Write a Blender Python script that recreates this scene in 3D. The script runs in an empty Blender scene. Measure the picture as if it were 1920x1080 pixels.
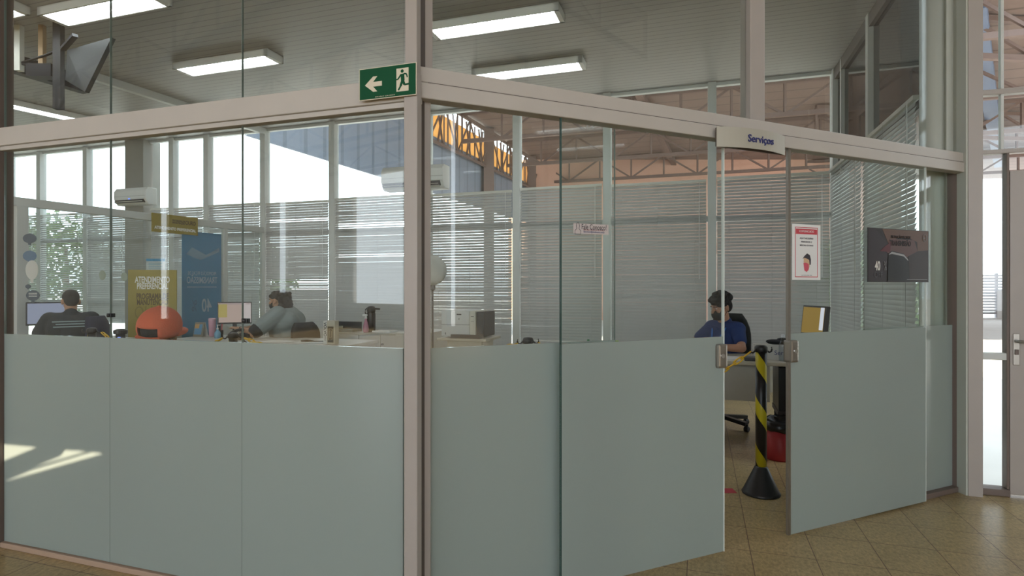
import bpy, bmesh, math, random
from mathutils import Vector, Matrix
random.seed(7)
SC = bpy.context.scene
COL = SC.collection
R = math.radians
F, CX, HOR, HC = 1080.0, 960.0, 537.0, 1.40      # focal length (px), centre, horizon row, camera height

# ------------------------------------------------------------------ materials
def nt(name):
    m = bpy.data.materials.new(name); m.use_nodes = True
    t = m.node_tree
    for n in list(t.nodes): t.nodes.remove(n)
    o = t.nodes.new('ShaderNodeOutputMaterial')
    return m, t, o
def link(t, a, b): t.links.new(a, b)
MATS = {}
def mat(name, col, rough=.5, metal=0., noise=0., nscale=20., bump=0., spec=.5, trans=0., sub=None):
    if name in MATS: return MATS[name]
    m, t, o = nt(name)
    p = t.nodes.new('ShaderNodeBsdfPrincipled')
    p.inputs['Base Color'].default_value = (*col, 1); p.inputs['Roughness'].default_value = rough
    p.inputs['Metallic'].default_value = metal; p.inputs['Specular IOR Level'].default_value = spec
    if trans: p.inputs['Transmission Weight'].default_value = trans
    if noise or bump:
        tc = t.nodes.new('ShaderNodeTexCoord'); n = t.nodes.new('ShaderNodeTexNoise')
        n.inputs['Scale'].default_value = nscale; n.inputs['Detail'].default_value = 4
        link(t, tc.outputs['Object'], n.inputs['Vector'])
        if noise:
            r = t.nodes.new('ShaderNodeMapRange'); r.inputs['To Min'].default_value = 1-noise; r.inputs['To Max'].default_value = 1+noise
            link(t, n.outputs['Fac'], r.inputs['Value'])
            mx = t.nodes.new('ShaderNodeMix'); mx.data_type = 'RGBA'; mx.blend_type = 'MULTIPLY'; mx.inputs['Factor'].default_value = 1
            mx.inputs['A'].default_value = (*col, 1); link(t, r.outputs['Result'], mx.inputs['B']); link(t, mx.outputs['Result'], p.inputs['Base Color'])
        if bump:
            b = t.nodes.new('ShaderNodeBump'); b.inputs['Strength'].default_value = bump; b.inputs['Distance'].default_value = .01
            link(t, n.outputs['Fac'], b.inputs['Height']); link(t, b.outputs['Normal'], p.inputs['Normal'])
    link(t, p.outputs['BSDF'], o.inputs['Surface'])
    MATS[name] = m; return m
def emit(name, col, s):
    if name in MATS: return MATS[name]
    m, t, o = nt(name); e = t.nodes.new('ShaderNodeEmission')
    e.inputs['Color'].default_value = (*col, 1); e.inputs['Strength'].default_value = s
    link(t, e.outputs['Emission'], o.inputs['Surface']); MATS[name] = m; return m
def schlick(t, f0=.04):
    g = t.nodes.new('ShaderNodeNewGeometry'); d = t.nodes.new('ShaderNodeVectorMath'); d.operation = 'DOT_PRODUCT'
    link(t, g.outputs['Normal'], d.inputs[0]); link(t, g.outputs['Incoming'], d.inputs[1])
    def M(op, a, b=None):
        n = t.nodes.new('ShaderNodeMath'); n.operation = op
        for i, v in enumerate((a, b)):
            if v is None: continue
            if isinstance(v, (int, float)): n.inputs[i].default_value = v
            else: link(t, v, n.inputs[i])
        return n.outputs[0]
    c = M('SUBTRACT', 1., M('ABSOLUTE', d.outputs['Value']))
    return M('ADD', f0, M('MULTIPLY', M('POWER', c, 5.), .96-f0))
def glass(name, tint, f0=.04, rough=0.):
    m, t, o = nt(name); tr = t.nodes.new('ShaderNodeBsdfTransparent'); tr.inputs['Color'].default_value = (*tint, 1)
    g = t.nodes.new('ShaderNodeBsdfGlossy'); g.inputs['Roughness'].default_value = rough; g.inputs['Color'].default_value = (1, 1, 1, 1)
    mx = t.nodes.new('ShaderNodeMixShader'); link(t, schlick(t, f0), mx.inputs['Fac'])
    link(t, tr.outputs['BSDF'], mx.inputs[1]); link(t, g.outputs['BSDF'], mx.inputs[2]); link(t, mx.outputs['Shader'], o.inputs['Surface'])
    MATS[name] = m; return m
def thin(name, dcol, tcol, f, gloss=False, rough=.3):
    m, t, o = nt(name); d = t.nodes.new('ShaderNodeBsdfDiffuse'); d.inputs['Color'].default_value = (*dcol, 1)
    tl = t.nodes.new('ShaderNodeBsdfTranslucent'); tl.inputs['Color'].default_value = (*tcol, 1)
    mx = t.nodes.new('ShaderNodeMixShader'); mx.inputs['Fac'].default_value = f
    link(t, d.outputs['BSDF'], mx.inputs[1]); link(t, tl.outputs['BSDF'], mx.inputs[2]); out = mx.outputs['Shader']
    if gloss:
        g = t.nodes.new('ShaderNodeBsdfGlossy'); g.inputs['Roughness'].default_value = rough; g.inputs['Color'].default_value = (1, 1, 1, 1)
        m2 = t.nodes.new('ShaderNodeMixShader'); link(t, schlick(t, .04), m2.inputs['Fac'])
        link(t, out, m2.inputs[1]); link(t, g.outputs['BSDF'], m2.inputs[2]); out = m2.outputs['Shader']
    link(t, out, o.inputs['Surface']); MATS[name] = m; return m
def lines_mat(name, col, col2, axis, pitch, width, rough=.4, bump=.0, metal=0.):
    """a surface of boards or ribs: dark joint lines every pitch metres along the object's own axis"""
    m, t, o = nt(name); p = t.nodes.new('ShaderNodeBsdfPrincipled'); p.inputs['Roughness'].default_value = rough; p.inputs['Metallic'].default_value = metal
    tc = t.nodes.new('ShaderNodeTexCoord'); sx = t.nodes.new('ShaderNodeSeparateXYZ'); link(t, tc.outputs['Object'], sx.inputs[0])
    a = t.nodes.new('ShaderNodeMath'); a.operation = 'MULTIPLY'; a.inputs[1].default_value = 1/pitch; link(t, sx.outputs[axis], a.inputs[0])
    b = t.nodes.new('ShaderNodeMath'); b.operation = 'FRACT'; link(t, a.outputs[0], b.inputs[0])
    c = t.nodes.new('ShaderNodeMath'); c.operation = 'LESS_THAN'; c.inputs[1].default_value = width; link(t, b.outputs[0], c.inputs[0])
    mx = t.nodes.new('ShaderNodeMix'); mx.data_type = 'RGBA'; link(t, c.outputs[0], mx.inputs['Factor'])
    mx.inputs['A'].default_value = (*col, 1); mx.inputs['B'].default_value = (*col2, 1); link(t, mx.outputs['Result'], p.inputs['Base Color'])
    if bump:
        bp = t.nodes.new('ShaderNodeBump'); bp.inputs['Strength'].default_value = bump; bp.inputs['Distance'].default_value = .01; bp.invert = True
        link(t, c.outputs[0], bp.inputs['Height']); link(t, bp.outputs['Normal'], p.inputs['Normal'])
    link(t, p.outputs['BSDF'], o.inputs['Surface']); MATS[name] = m; return m

ALU = mat('painted_aluminium', (.40, .36, .325), .42, noise=.06, nscale=6)
ALUR = mat('rail_aluminium', (.50, .465, .42), .42, noise=.06, nscale=6)
ALU2 = mat('window_aluminium', (.60, .62, .60), .45, noise=.05, nscale=5)
DARKGAP = mat('dark_gap', (.10, .08, .07), .6)
BRONZE = mat('brown_aluminium', (.16, .12, .10), .5)
COLM = mat('column_paint', (.46, .48, .42), .5, noise=.05, nscale=3)
CLEAR = glass('clear_glass', (.945, .97, .96))
CLEARW = glass('window_glass', (.93, .96, .96), .03)
SMOKED = glass('smoked_glass', (.05, .056, .056), .02)
FROST = thin('frosted_film', (.45, .515, .485), (.62, .70, .66), .42, True, .10)
SEAL = mat('silicone_seal', (.20, .25, .23), .3)
SEALD = mat('dark_pane_edge', (.05, .10, .09), .25)
EDGE = mat('glass_edge_glint', (.80, .86, .82), .15)  # near-white colour paints the bright reflection line along the door edges
SLAT = thin('blind_slat', (.44, .44, .425), (.42, .42, .40), .14)
CORDM = mat('blind_cord', (.42, .42, .40), .8)
WHITE = mat('white_plastic', (.74, .75, .73), .4)
OFFW = mat('offwhite_plastic', (.62, .62, .56), .45)
LGREY = mat('light_grey_laminate', (.52, .51, .47), .4, noise=.03)
BEIGE = mat('beige_laminate', (.56, .52, .43), .4, noise=.03)
BLACK = mat('black_plastic', (.012, .012, .014), .4)
BFAB = mat('black_fabric', (.012, .013, .016), .9, bump=.3, nscale=300)
DGREY = mat('dark_grey_plastic', (.05, .052, .058), .45)
STEEL = mat('brushed_steel', (.34, .32, .29), .3, .85)
CHROME = mat('chrome', (.7, .7, .7), .12, 1.)
SKIN = mat('skin', (.42, .22, .14), .55, noise=.08, nscale=12)
SKIN2 = mat('skin_tan', (.48, .27, .17), .55, noise=.08, nscale=12)
HAIR = mat('black_hair', (.012, .010, .010), .7, bump=.8, nscale=90)
YEL = mat('yellow_plastic', (.80, .50, .03), .4)
PAPER = mat('white_paper', (.78, .78, .76), .7)
MUST = mat('mustard_board', (.29, .225, .028), .5, noise=.05, nscale=4)
REDP = mat('red_plastic', (.42, .03, .04), .4)
GREENS = mat('sign_green', (.005, .075, .030), .6, spec=.2)
CREAMS = mat('sign_cream', (.68, .62, .48), .4)
DTXT = mat('dark_print', (.035, .03, .04), .6)
BTXT = mat('blue_print', (.03, .035, .16), .5)
WTXT = mat('white_print', (.78, .76, .70), .6)
BRTXT = mat('brown_print', (.09, .055, .012), .6)
REDTXT = mat('red_print', (.55, .06, .08), .6)

# ------------------------------------------------------------------ mesh builder
class MB:
    def __init__(s, mtx=None): s.bm = bmesh.new(); s.m = mtx or Matrix.Identity(4)
    def _v(s, pts): return [s.bm.verts.new(s.m @ Vector(p)) for p in pts]
    def face(s, pts): return s.bm.faces.new(s._v(pts))
    def box(s, x0, x1, y0, y1, z0, z1, bev=0.):
        if x0 > x1: x0, x1 = x1, x0
        if y0 > y1: y0, y1 = y1, y0
        if z0 > z1: z0, z1 = z1, z0
        v = s._v([(x, y, z) for z in (z0, z1) for y in (y0, y1) for x in (x0, x1)])
        fs = [s.bm.faces.new([v[i] for i in q]) for q in ((0, 2, 3, 1), (4, 5, 7, 6), (0, 1, 5, 4), (2, 6, 7, 3), (0, 4, 6, 2), (1, 3, 7, 5))]
        if bev:
            es = list({e for f in fs for e in f.edges})
            bmesh.ops.bevel(s.bm, geom=es, offset=bev, segments=2, affect='EDGES', profile=.6)
        return s
    def prism(s, pts2, z0, z1):
        """pts2 in local x,y extruded z0..z1 (counter-clockwise)"""
        a = s._v([(p[0], p[1], z0) for p in pts2]); b = s._v([(p[0], p[1], z1) for p in pts2]); n = len(a)
        s.bm.faces.new(a[::-1]); s.bm.faces.new(b)
        for i in range(n): s.bm.faces.new([a[i], a[(i+1) % n], b[(i+1) % n], b[i]])
        return s
    def lathe(s, prof, c=(0, 0, 0), seg=24, axis='Z'):
        rings = []
        for r, z in prof:
            ring = []
            for k in range(seg):
                a = 2*math.pi*k/seg; p = (r*math.cos(a), r*math.sin(a), z)
                if axis == 'Y': p = (p[0], p[2], p[1])
                if axis == 'X': p = (p[2], p[0], p[1])
                ring.append((p[0]+c[0], p[1]+c[1], p[2]+c[2]))
            rings.append(s._v(ring))
        for a, b in zip(rings, rings[1:]):
            for k in range(seg): s.bm.faces.new([a[k], a[(k+1) % seg], b[(k+1) % seg], b[k]])
        s.bm.faces.new(rings[0][::-1]); s.bm.faces.new(rings[-1]); return s
    def tube(s, pts, r, seg=8, closed=False):
        P = [Vector(p) for p in pts]; n = len(P); rings = []
        rr = r if isinstance(r, (list, tuple)) else [r]*n
        for i, p in enumerate(P):
            if closed: d = P[(i+1) % n]-P[i-1]
            else: d = P[min(i+1, n-1)]-P[max(i-1, 0)]
            d.normalize(); u = d.cross(Vector((0, 0, 1)))
            if u.length < .05: u = d.cross(Vector((0, 1, 0)))
            u.normalize(); w = u.cross(d)
            rings.append(s._v([p+(u*math.cos(2*math.pi*k/seg)+w*math.sin(2*math.pi*k/seg))*rr[i] for k in range(seg)]))
        L = list(zip(rings, rings[1:])) + ([(rings[-1], rings[0])] if closed else [])
        for a, b in L:
            for k in range(seg): s.bm.faces.new([a[k], a[(k+1) % seg], b[(k+1) % seg], b[k]])
        if not closed: s.bm.faces.new(rings[0][::-1]); s.bm.faces.new(rings[-1])
        return s
    def bar(s, p, q, w, h=None):
        """rectangular bar from p to q"""
        h = h or w; p, q = Vector(p), Vector(q); d = (q-p).normalized(); u = d.cross(Vector((0, 0, 1)))
        if u.length < .02: u = Vector((1, 0, 0))
        u.normalize(); v = u.cross(d)
        c = [(-1, -1), (1, -1), (1, 1), (-1, 1)]
        a = s._v([p+u*i*w/2+v*j*h/2 for i, j in c]); b = s._v([q+u*i*w/2+v*j*h/2 for i, j in c])
        s.bm.faces.new(a[::-1]); s.bm.faces.new(b)
        for k in range(4): s.bm.faces.new([a[k], a[(k+1) % 4], b[(k+1) % 4], b[k]])
        return s
    def ell(s, c, r, rot=None, seg=16, ring=10):
        mt = s.m @ Matrix.Translation(c) @ (rot.to_4x4() if rot else Matrix.Identity(4)) @ Matrix.Diagonal((*r, 1))
        bmesh.ops.create_uvsphere(s.bm, u_segments=seg, v_segments=ring, radius=1, matrix=mt); return s
    def cap(s, p, q, r0, r1, seg=12):
        P, Q = Vector(p), Vector(q); d = Q-P; L = d.length
        if L < 1e-5: return s.ell(p, (r0,)*3)
        d /= L; pts, rr = [], []
        for i in range(5):
            a = math.pi/2*(i/4); pts.append(P-d*r0*math.cos(a)); rr.append(max(r0*math.sin(a), r0*.08))
        for i in range(1, 5):
            t = i/4; pts.append(P+d*L*t); rr.append(r0+(r1-r0)*t)
        for i in range(1, 5):
            a = math.pi/2*(i/4); pts.append(Q+d*r1*math.sin(a)); rr.append(max(r1*math.cos(a), r1*.08))
        return s.tube(pts, rr, seg)
    def build(s, name, m, parent=None, smooth=False, bevel=0., local=False):
        bmesh.ops.recalc_face_normals(s.bm, faces=s.bm.faces)
        me = bpy.data.meshes.new(name); s.bm.to_mesh(me); s.bm.free()
        o = bpy.data.objects.new(name, me); COL.objects.link(o); me.materials.append(m)
        if parent is not None:
            if not local: me.transform(WM[root_of(parent)].inverted())
            o.parent = parent
        if smooth:
            for p in me.polygons: p.use_smooth = True
        if bevel:
            b = o.modifiers.new('bevel', 'BEVEL'); b.width = bevel; b.segments = 2; b.limit_method = 'ANGLE'
        return o
WM = {}
def root_of(o):
    while o.parent is not None: o = o.parent
    return o.name
def tag(o, label, cat, group=None):
    o['label'] = label; o['category'] = cat
    if group: o['group'] = group
    return o
def thing(name, mtx, label, cat, group=None):
    o = bpy.data.objects.new(name, None); o.empty_display_size = .1; COL.objects.link(o)
    o.matrix_world = mtx; WM[o.name] = mtx.copy(); return tag(o, label, cat, group)
def solo(o, label, cat, group=None):
    """a thing that is one mesh: put its origin at its base"""
    me = o.data; vs = [v.co for v in me.vertices]
    c = Vector(((min(v.x for v in vs)+max(v.x for v in vs))/2, (min(v.y for v in vs)+max(v.y for v in vs))/2, min(v.z for v in vs)))
    me.transform(Matrix.Translation(-c)); o.location = c; return tag(o, label, cat, group)
def struct(o): o['kind'] = 'structure'; return o
def sroot(name, mtx=None):
    o = bpy.data.objects.new(name, None); o.empty_display_size = .1; COL.objects.link(o); m = mtx or Matrix.Identity(4)
    o.matrix_world = m; WM[o.name] = m.copy(); o['kind'] = 'structure'; return o
def T(x, y, z=0., rz=0.): return Matrix.Translation((x, y, z)) @ Matrix.Rotation(rz, 4, 'Z')
def face_to(x, y, z, d):
    """local +Y points along the ground direction d"""
    return T(x, y, z, math.atan2(d[1], d[0])-math.pi/2)
def text(s, size, m, M, name, parent, align='CENTER', mirror=False, depth=.0008, sx=1., bold=0.):
    cu = bpy.data.curves.new(name, 'FONT'); cu.body = s; cu.size = size; cu.align_x = align; cu.align_y = 'CENTER'; cu.extrude = depth; cu.offset = bold; cu.resolution_u = 3
    to = bpy.data.objects.new('tmp', cu); COL.objects.link(to)
    dg = bpy.context.evaluated_depsgraph_get(); me = bpy.data.meshes.new_from_object(to.evaluated_get(dg))
    bpy.data.objects.remove(to); me.name = name
    me.transform(Matrix.Diagonal((-sx if mirror else sx, 1, 1, 1))); me.transform(M)
    if mirror: me.flip_normals()
    me.materials.clear(); me.materials.append(m)
    o = bpy.data.objects.new(name, me); COL.objects.link(o)
    if parent is not None: me.transform(WM[root_of(parent)].inverted()); o.parent = parent
    return o

# ------------------------------------------------------------------ plan of the place
def norm2(v): l = math.hypot(*v); return (v[0]/l, v[1]/l)
class Frame:
    """a vertical plane: s along d, o along the left-hand normal, z up"""
    def __init__(s, o, d):
        s.o = Vector((o[0], o[1], 0)); s.d = Vector((*norm2(d), 0)); s.n = Vector((-s.d.y, s.d.x, 0))
        s.M = Matrix(((s.d.x, s.n.x, 0, s.o.x), (s.d.y, s.n.y, 0, s.o.y), (0, 0, 1, 0), (0, 0, 0, 1)))
    def p(s, a, o=0., z=0.): return s.M @ Vector((a, o, z))
    def at(s, x, o=0.):
        k = (x-CX)/F; q = s.o+s.n*o; return (q.x-k*q.y)/(k*s.d.y-s.d.x)
    def z(s, x, y, o=0.): q = s.p(s.at(x, o), o); return HC+(HOR-y)*q.y/F
    def board(s, a, o, z, flip):
        """frame of a board on this plane: x = reading direction, y = up, z = towards the reader"""
        r = -s.d if flip else s.d; u = Vector((0, 0, 1)); n = r.cross(u); q = s.p(a, o, z)
        return Matrix(((r.x, u.x, n.x, q.x), (r.y, u.y, n.y, q.y), (r.z, u.z, n.z, q.z), (0, 0, 0, 1)))
def board(r, q):
    r = Vector((*norm2(r), 0)); u = Vector((0, 0, 1)); n = r.cross(u)
    return Matrix(((r.x, u.x, n.x, q[0]), (r.y, u.y, n.y, q[1]), (r.z, u.z, n.z, q[2]), (0, 0, 0, 1)))
def pt(x, y, Y): return Vector(((x-CX)/F*Y, Y, HC+(HOR-y)/F*Y))
def dp(y, z): return F*(HC-z)/(y-HOR)            # distance of a level z seen at row y
DL = norm2((-3.084, 1.)); A1 = (-DL[1]*-1, 0)
A1 = (DL[1], -DL[0])                             # (.308,.951): into the room
DR = norm2((2.235, 1.))
Z0 = F*HC/(1160-HOR)
P0 = ((780-CX)/F*Z0, Z0)
KL = .967                                        # the left front stands a hand's breadth nearer than the right one
FL = Frame((P0[0]*KL, P0[1]*KL), DL)                               # left glass front, n towards the camera
FR = Frame(P0, DR)                               # right glass front, n into the room
E = FR.p(FR.at(1786)); E = (E.x, E.y)
FS = Frame(E, A1)                                # side wall, n into the room
SC_ = FS.at(1566); C = FS.p(SC_); C = (C.x, C.y)
FB = Frame(C, DL)                                # back wall, n into the room
CEIL = 4.16
FE = Frame(E, (-DL[0], -DL[1]))                  # entrance front, runs right; n outward
def back_depth(s): return FB.p(s).y

# ------------------------------------------------------------------ floor, ground, ceiling
def tile_mat():
    m, t, o = nt('granite_tiles'); p = t.nodes.new('ShaderNodeBsdfPrincipled'); tc = t.nodes.new('ShaderNodeTexCoord')
    br = t.nodes.new('ShaderNodeTexBrick'); br.offset = 0; br.inputs['Scale'].default_value = 1
    br.inputs['Brick Width'].default_value = .314; br.inputs['Row Height'].default_value = .314; br.inputs['Mortar Size'].default_value = .0022
    br.inputs['Mortar Smooth'].default_value = .1; br.inputs['Bias'].default_value = 0
    br.inputs['Color1'].default_value = (.45, .34, .165, 1); br.inputs['Color2'].default_value = (.40, .305, .148, 1); br.inputs['Mortar'].default_value = (.12, .06, .035, 1)
    link(t, tc.outputs['Object'], br.inputs['Vector'])
    n1 = t.nodes.new('ShaderNodeTexNoise'); n1.inputs['Scale'].default_value = 60; n1.inputs['Detail'].default_value = 6; n1.inputs['Roughness'].default_value = .75
    n2 = t.nodes.new('ShaderNodeTexNoise'); n2.inputs['Scale'].default_value = 4; n2.inputs['Detail'].default_value = 3
    mp = t.nodes.new('ShaderNodeMapping'); mp.inputs['Scale'].default_value = (1, .55, 1); link(t, tc.outputs['Object'], mp.inputs['Vector'])
    link(t, mp.outputs['Vector'], n1.inputs['Vector']); link(t, tc.outputs['Object'], n2.inputs['Vector'])
    r1 = t.nodes.new('ShaderNodeMapRange'); r1.inputs['From Min'].default_value = .3; r1.inputs['From Max'].default_value = .7; r1.inputs['To Min'].default_value = .55; r1.inputs['To Max'].default_value = 1.4; link(t, n1.outputs['Fac'], r1.inputs['Value'])
    r2 = t.nodes.new('ShaderNodeMapRange'); r2.inputs['To Min'].default_value = .8; r2.inputs['To Max'].default_value = 1.2; link(t, n2.outputs['Fac'], r2.inputs['Value'])
    mm = t.nodes.new('ShaderNodeMath'); mm.operation = 'MULTIPLY'; link(t, r1.outputs[0], mm.inputs[0]); link(t, r2.outputs[0], mm.inputs[1])
    mx = t.nodes.new('ShaderNodeMix'); mx.data_type = 'RGBA'; mx.blend_type = 'MULTIPLY'; mx.inputs['Factor'].default_value = 1
    link(t, br.outputs['Color'], mx.inputs['A']); link(t, mm.outputs[0], mx.inputs['B']); link(t, mx.outputs['Result'], p.inputs['Base Color'])
    p.inputs['Roughness'].default_value = .28; p.inputs['Specular IOR Level'].default_value = .55
    link(t, p.outputs['BSDF'], o.inputs['Surface']); return m
TILE = tile_mat()
def oriented_slab(name, m, poly, z0, z1, phase=(0, 0)):
    """a slab whose own x axis runs along the back wall, so that joints follow the building"""
    M = Matrix(((-DL[0], A1[0], 0, 0), (-DL[1], A1[1], 0, 0), (0, 0, 1, 0), (0, 0, 0, 1))) @ Matrix.Translation((phase[0], phase[1], 0))
    Mi = M.inverted(); b = MB(); b.prism([tuple((Mi @ Vector((x, y, 0))).xy) for x, y in poly], z0, z1)
    o = b.build(name, m); o.matrix_world = M; return struct(o)
eR = FE.p(4.5); cL = FB.p(16.5)
HR = 6.9                                           # right end of the hall
hallR = FE.p((HR-E[0])/FE.d.x)
LW = FB.p(16.5)
backL = FB.p(16.5, -.05); backR = FB.p(-.06, -.05)
floor_poly = [(-16, -9.5), (HR, -9.5), (HR, hallR.y), (E[0]+.05, E[1]+.02), (backR.x, backR.y), (backL.x, backL.y), (-16, backL.y)]
oriented_slab('floor', TILE, floor_poly, -.12, 0., (.259+.0, .149+.0))
GROUND = mat('concrete_yard', (.68, .66, .63), .8, noise=.12, nscale=2)
g = struct(MB().box(-70, 80, -25, 90, -.32, -.125).build('ground', GROUND))
CEILM = lines_mat('pvc_ceiling', (.385, .375, .36), (.25, .245, .235), 1, .10, .12, .45, .3)
_cp = [FL.p(-.02, .03), FR.p(FR.at(1786), -.02), FB.p(-.02, -.02), FB.p(16.2, -.02), FL.p(8.5, .03)]
oriented_slab('ceiling', CEILM, [(v.x, v.y) for v in _cp], CEIL, CEIL+.14)

# ------------------------------------------------------------------ left glass front
RB, RT = 2.175, 2.275
RBL, RTL = HC+(RB-HC)*KL, HC+(RT-HC)*KL
def pane(name, fr, s0, s1, o, z0, z1, frost_to=None, thick=.010, seal=True):
    r = sroot(name, fr.M @ Matrix.Translation(((s0+s1)/2, o, z0)))
    zz = frost_to if frost_to else z0
    MB(fr.M).box(s0, s1, o-thick/2, o+thick/2, zz, z1).build('clear_pane', CLEAR, r)
    if frost_to: MB(fr.M).box(s0, s1, o-thick/2, o+thick/2, z0, frost_to-.0005).build('frosted_film', FROST, r)
    if seal:
        b = MB(fr.M)
        b.box(s1+.0001, s1+.0019, o-thick/2-.0005, o+thick/2+.0005, z0, z1); b.build('edge_seal', SEAL, r)
    return r
sl = [FL.at(x) for x in (757, 455, 208, 10)]
FZ = 1.137; FZL = HC+(FZ-HC)*KL
n = 1
bounds = [sl[0]+.0, sl[1], sl[2], sl[3]]
for a, b in zip(bounds, bounds[1:]):
    pane('window_%d' % n, FL, a+.001, b-.001, 0, .03, RBL+.02, FZL); n += 1
    pane('window_%d' % n, FL, a+.001, b-.001, 0, RTL-.02, CEIL, None); n += 1
sE = sl[3]
pane('window_%d' % n, FL, sE+.09, sE+1.1, 0, .03, RBL+.02, FZL); n += 1
pane('window_%d' % n, FL, sE+.09, sE+1.1, 0, RTL-.02, CEIL); n += 1
tn = 1
def trim(fr, boxes, m=ALU, bev=.004, name=None):
    global tn
    b = MB(fr.M)
    for q in boxes: b.box(*q)
    o = struct(b.build(name or 'trim_%d' % tn, m, bevel=bev))
    if not name: tn += 1
    return o
trim(FL, [(-.012, sE+1.1, -.035, .035, RBL, RTL)], ALUR)                       # rail
trim(FL, [(.02, sE+1.1, -.022, .022, RBL-.022, RBL-.0)], ALUR, .002)
trim(FL, [(0, sE+1.1, -.02, .022, 0, .028)], mat('base_track', (.42, .30, .22), .5))
sp0, sp1 = FL.at(782, .05), FL.at(757, .05)
trim(FL, [(sp0, sp1, .008, .05, 0, RTL+.01)])
trim(FL, [(sp0+.022, sp1-.004, -.10, .0075, 0, CEIL)], DARKGAP, .0)                        # corner post
trim(FL, [(sp0+.004, sp1-.002, .008, .045, RTL+.01, CEIL)])
trim(FL, [(sE+.005, sE+.09, -.045, .045, 0, CEIL)], BRONZE)
# right front: slim dark gap then jamb
srj = [FR.at(x) for x in (784, 789, 803)]
trim(FR, [(srj[0]-.045, srj[1]+.004, -.03, .03, 0, RB), (srj[0]-.045, srj[1]+.004, -.02, .03, RT, CEIL)], DARKGAP, .0)
trim(FR, [(srj[1], srj[2], -.04, .04, 0, RB), (srj[1], srj[2]+.01, -.035, .035, RT, CEIL)])
sEnd = FR.at(1786)
trim(FR, [(-.006, sEnd, -.082, .05, 2.237, 2.30)], ALUR)
trim(FR, [(-.004, sEnd+.0, -.088, -.018, RB-.006, 2.2345)], ALUR)
trim(FR, [(.02, sEnd, -.0175, .03, 2.187, 2.236)])
trim(FR, [(.03, sEnd, -.0835, -.08, 2.2335, 2.2375)], DARKGAP, .0)
trim(FR, [(FR.at(1398), FR.at(1425), -.035, .04, 2.30, CEIL)])
trim(FR, [(FR.at(1597), sEnd, -.045, .03, 0, .035)], BRONZE)
trim(FR, [(.05, FR.at(1152), -.03, .03, 0, .035)], BRONZE)
trim(FR, [(sEnd-.012, sEnd+.002, -.05, .03, .03, RB)], BRONZE)
OD = -.072
sf = FR.at(1152)
pane('window_%d' % n, FR, srj[2], sf, 0, .035, RB+.01, FZ); n += 1
pane('window_%d' % n, FR, FR.at(1620), sEnd-.01, 0, .035, RB+.01, FZ); n += 1
pane('window_%d' % n, FR, srj[2]+.01, FR.at(1398), 0, 2.29, CEIL, None, seal=False); n += 1
pane('window_%d' % n, FR, FR.at(1425), FR.at(1735), 0, 2.29, CEIL, None, seal=False); n += 1
# sliding doors
def sdoor(name, s0, s1, edge_s, edge_m, edge_w):
    r = pane(name, FR, s0, s1, OD, .012, RB-.002, FZ, seal=False)
    MB(FR.M).box(edge_s-edge_w/2, edge_s+edge_w/2, OD-.009, OD+.009, .012, RB-.002).build('edge_strip', edge_m, r)
    return r
dA0, dA1 = FR.at(1050, OD), FR.at(1356, OD)
dB0, dB1 = FR.at(1476, OD), FR.at(1735, OD)
doorA = sdoor('door_1', dA0, dA1, dA1-.002, EDGE, .004)
MB(FR.M).box(dA0, dA0+.006, OD-.0055, OD+.0055, .012, RB-.002).build('rear_edge_strip', SEALD, doorA)
doorB = sdoor('door_2', dB0, dB1, dB0+.008, STEEL, .018)
MB(FR.M).box(dB1-.004, dB1, OD-.0055, OD+.0055, .012, RB-.002).build('rear_edge_strip', EDGE, doorB)
for dr, s, sg in ((doorA, dA1, -1), (doorB, dB0, 1)):
    b = MB(FR.M); w = .058
    b.box(s-.004*sg if sg > 0 else s-w, s+w if sg > 0 else s+.004, OD-.030, OD+.026, .975, 1.10, .012)
    h = b.build('lock_case', STEEL, dr, smooth=False)
    b = MB(FR.M); c = s+sg*w*.55
    b.lathe([(.013, -.034), (.013, -.028)], (0, 0, 0), 16, 'Y'); b2 = b.build('lock_cylinder', CHROME, h)
    b2.data.transform(WM[dr.name].inverted() @ FR.M @ Matrix.Translation((c, OD, 1.04)) @ (WM[dr.name].inverted() @ FR.M).inverted()) if False else None
    me = b2.data; off = (FR.M.to_3x3() @ Vector((c, OD, 1.04))); off = WM[dr.name].to_3x3().inverted() @ off
    me.transform(Matrix.Translation(off))

# ------------------------------------------------------------------ columns at the right end, entrance front
b = MB(); cc = FS.p(.0, .10); b.lathe([(.085, 0), (.085, CEIL)], (FS.p(.02, .03).x+.0, FS.p(.02, .03).y+.12, 0), 32)
o = struct(b.build('column', COLM, smooth=True))
sc0, sc1, sc2 = 0., FE.at(1811, -.10), FE.at(1843, -.10)
struct(MB(FE.M).prism([(0.012, .02), (0.012, -.03), (sc1-.0, -.10), (sc2, -.10), (sc2, .10), (.012, .10)], 0, 5.6).build('wall_right', COLM))
trim(FE, [(sc1+.012, sc2-.002, -.106, -.1, 0, 5.6)], ALU, .0)
# entrance: sidelight with two transoms, mid bar and threshold, then door leaf
HALLW0 = mat('hall_wall', (.52, .49, .44), .7, noise=.04, nscale=2)
s0 = sc2; s1 = FE.at(1888)
trim(FE, [(s0, 2.0, -.03, .03, FE.z(1880, 289), FE.z(1880, 281)), (s0, 2.0, -.03, .03, FE.z(1880, 178), FE.z(1880, 168))], ALU)
trim(FE, [(s0, s1, -.03, .03, FE.z(1865, 674), FE.z(1865, 661))], ALU2)
trim(FE, [(s0, s1+.0, -.05, .05, 0, .045)], BRONZE)
trim(FE, [(FE.at(1883), FE.at(1888), -.035, .035, .045, FE.z(1880, 289))], BRONZE)
trim(FE, [(FE.at(1874), FE.at(1880), -.02, .02, FE.z(1880, 281), 5.6)], ALU2)
struct(MB(FE.M).box(s0, s1, -.004, .004, .045, FE.z(1880, 283)).build('window_%d' % n, CLEARW)); n += 1
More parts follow.
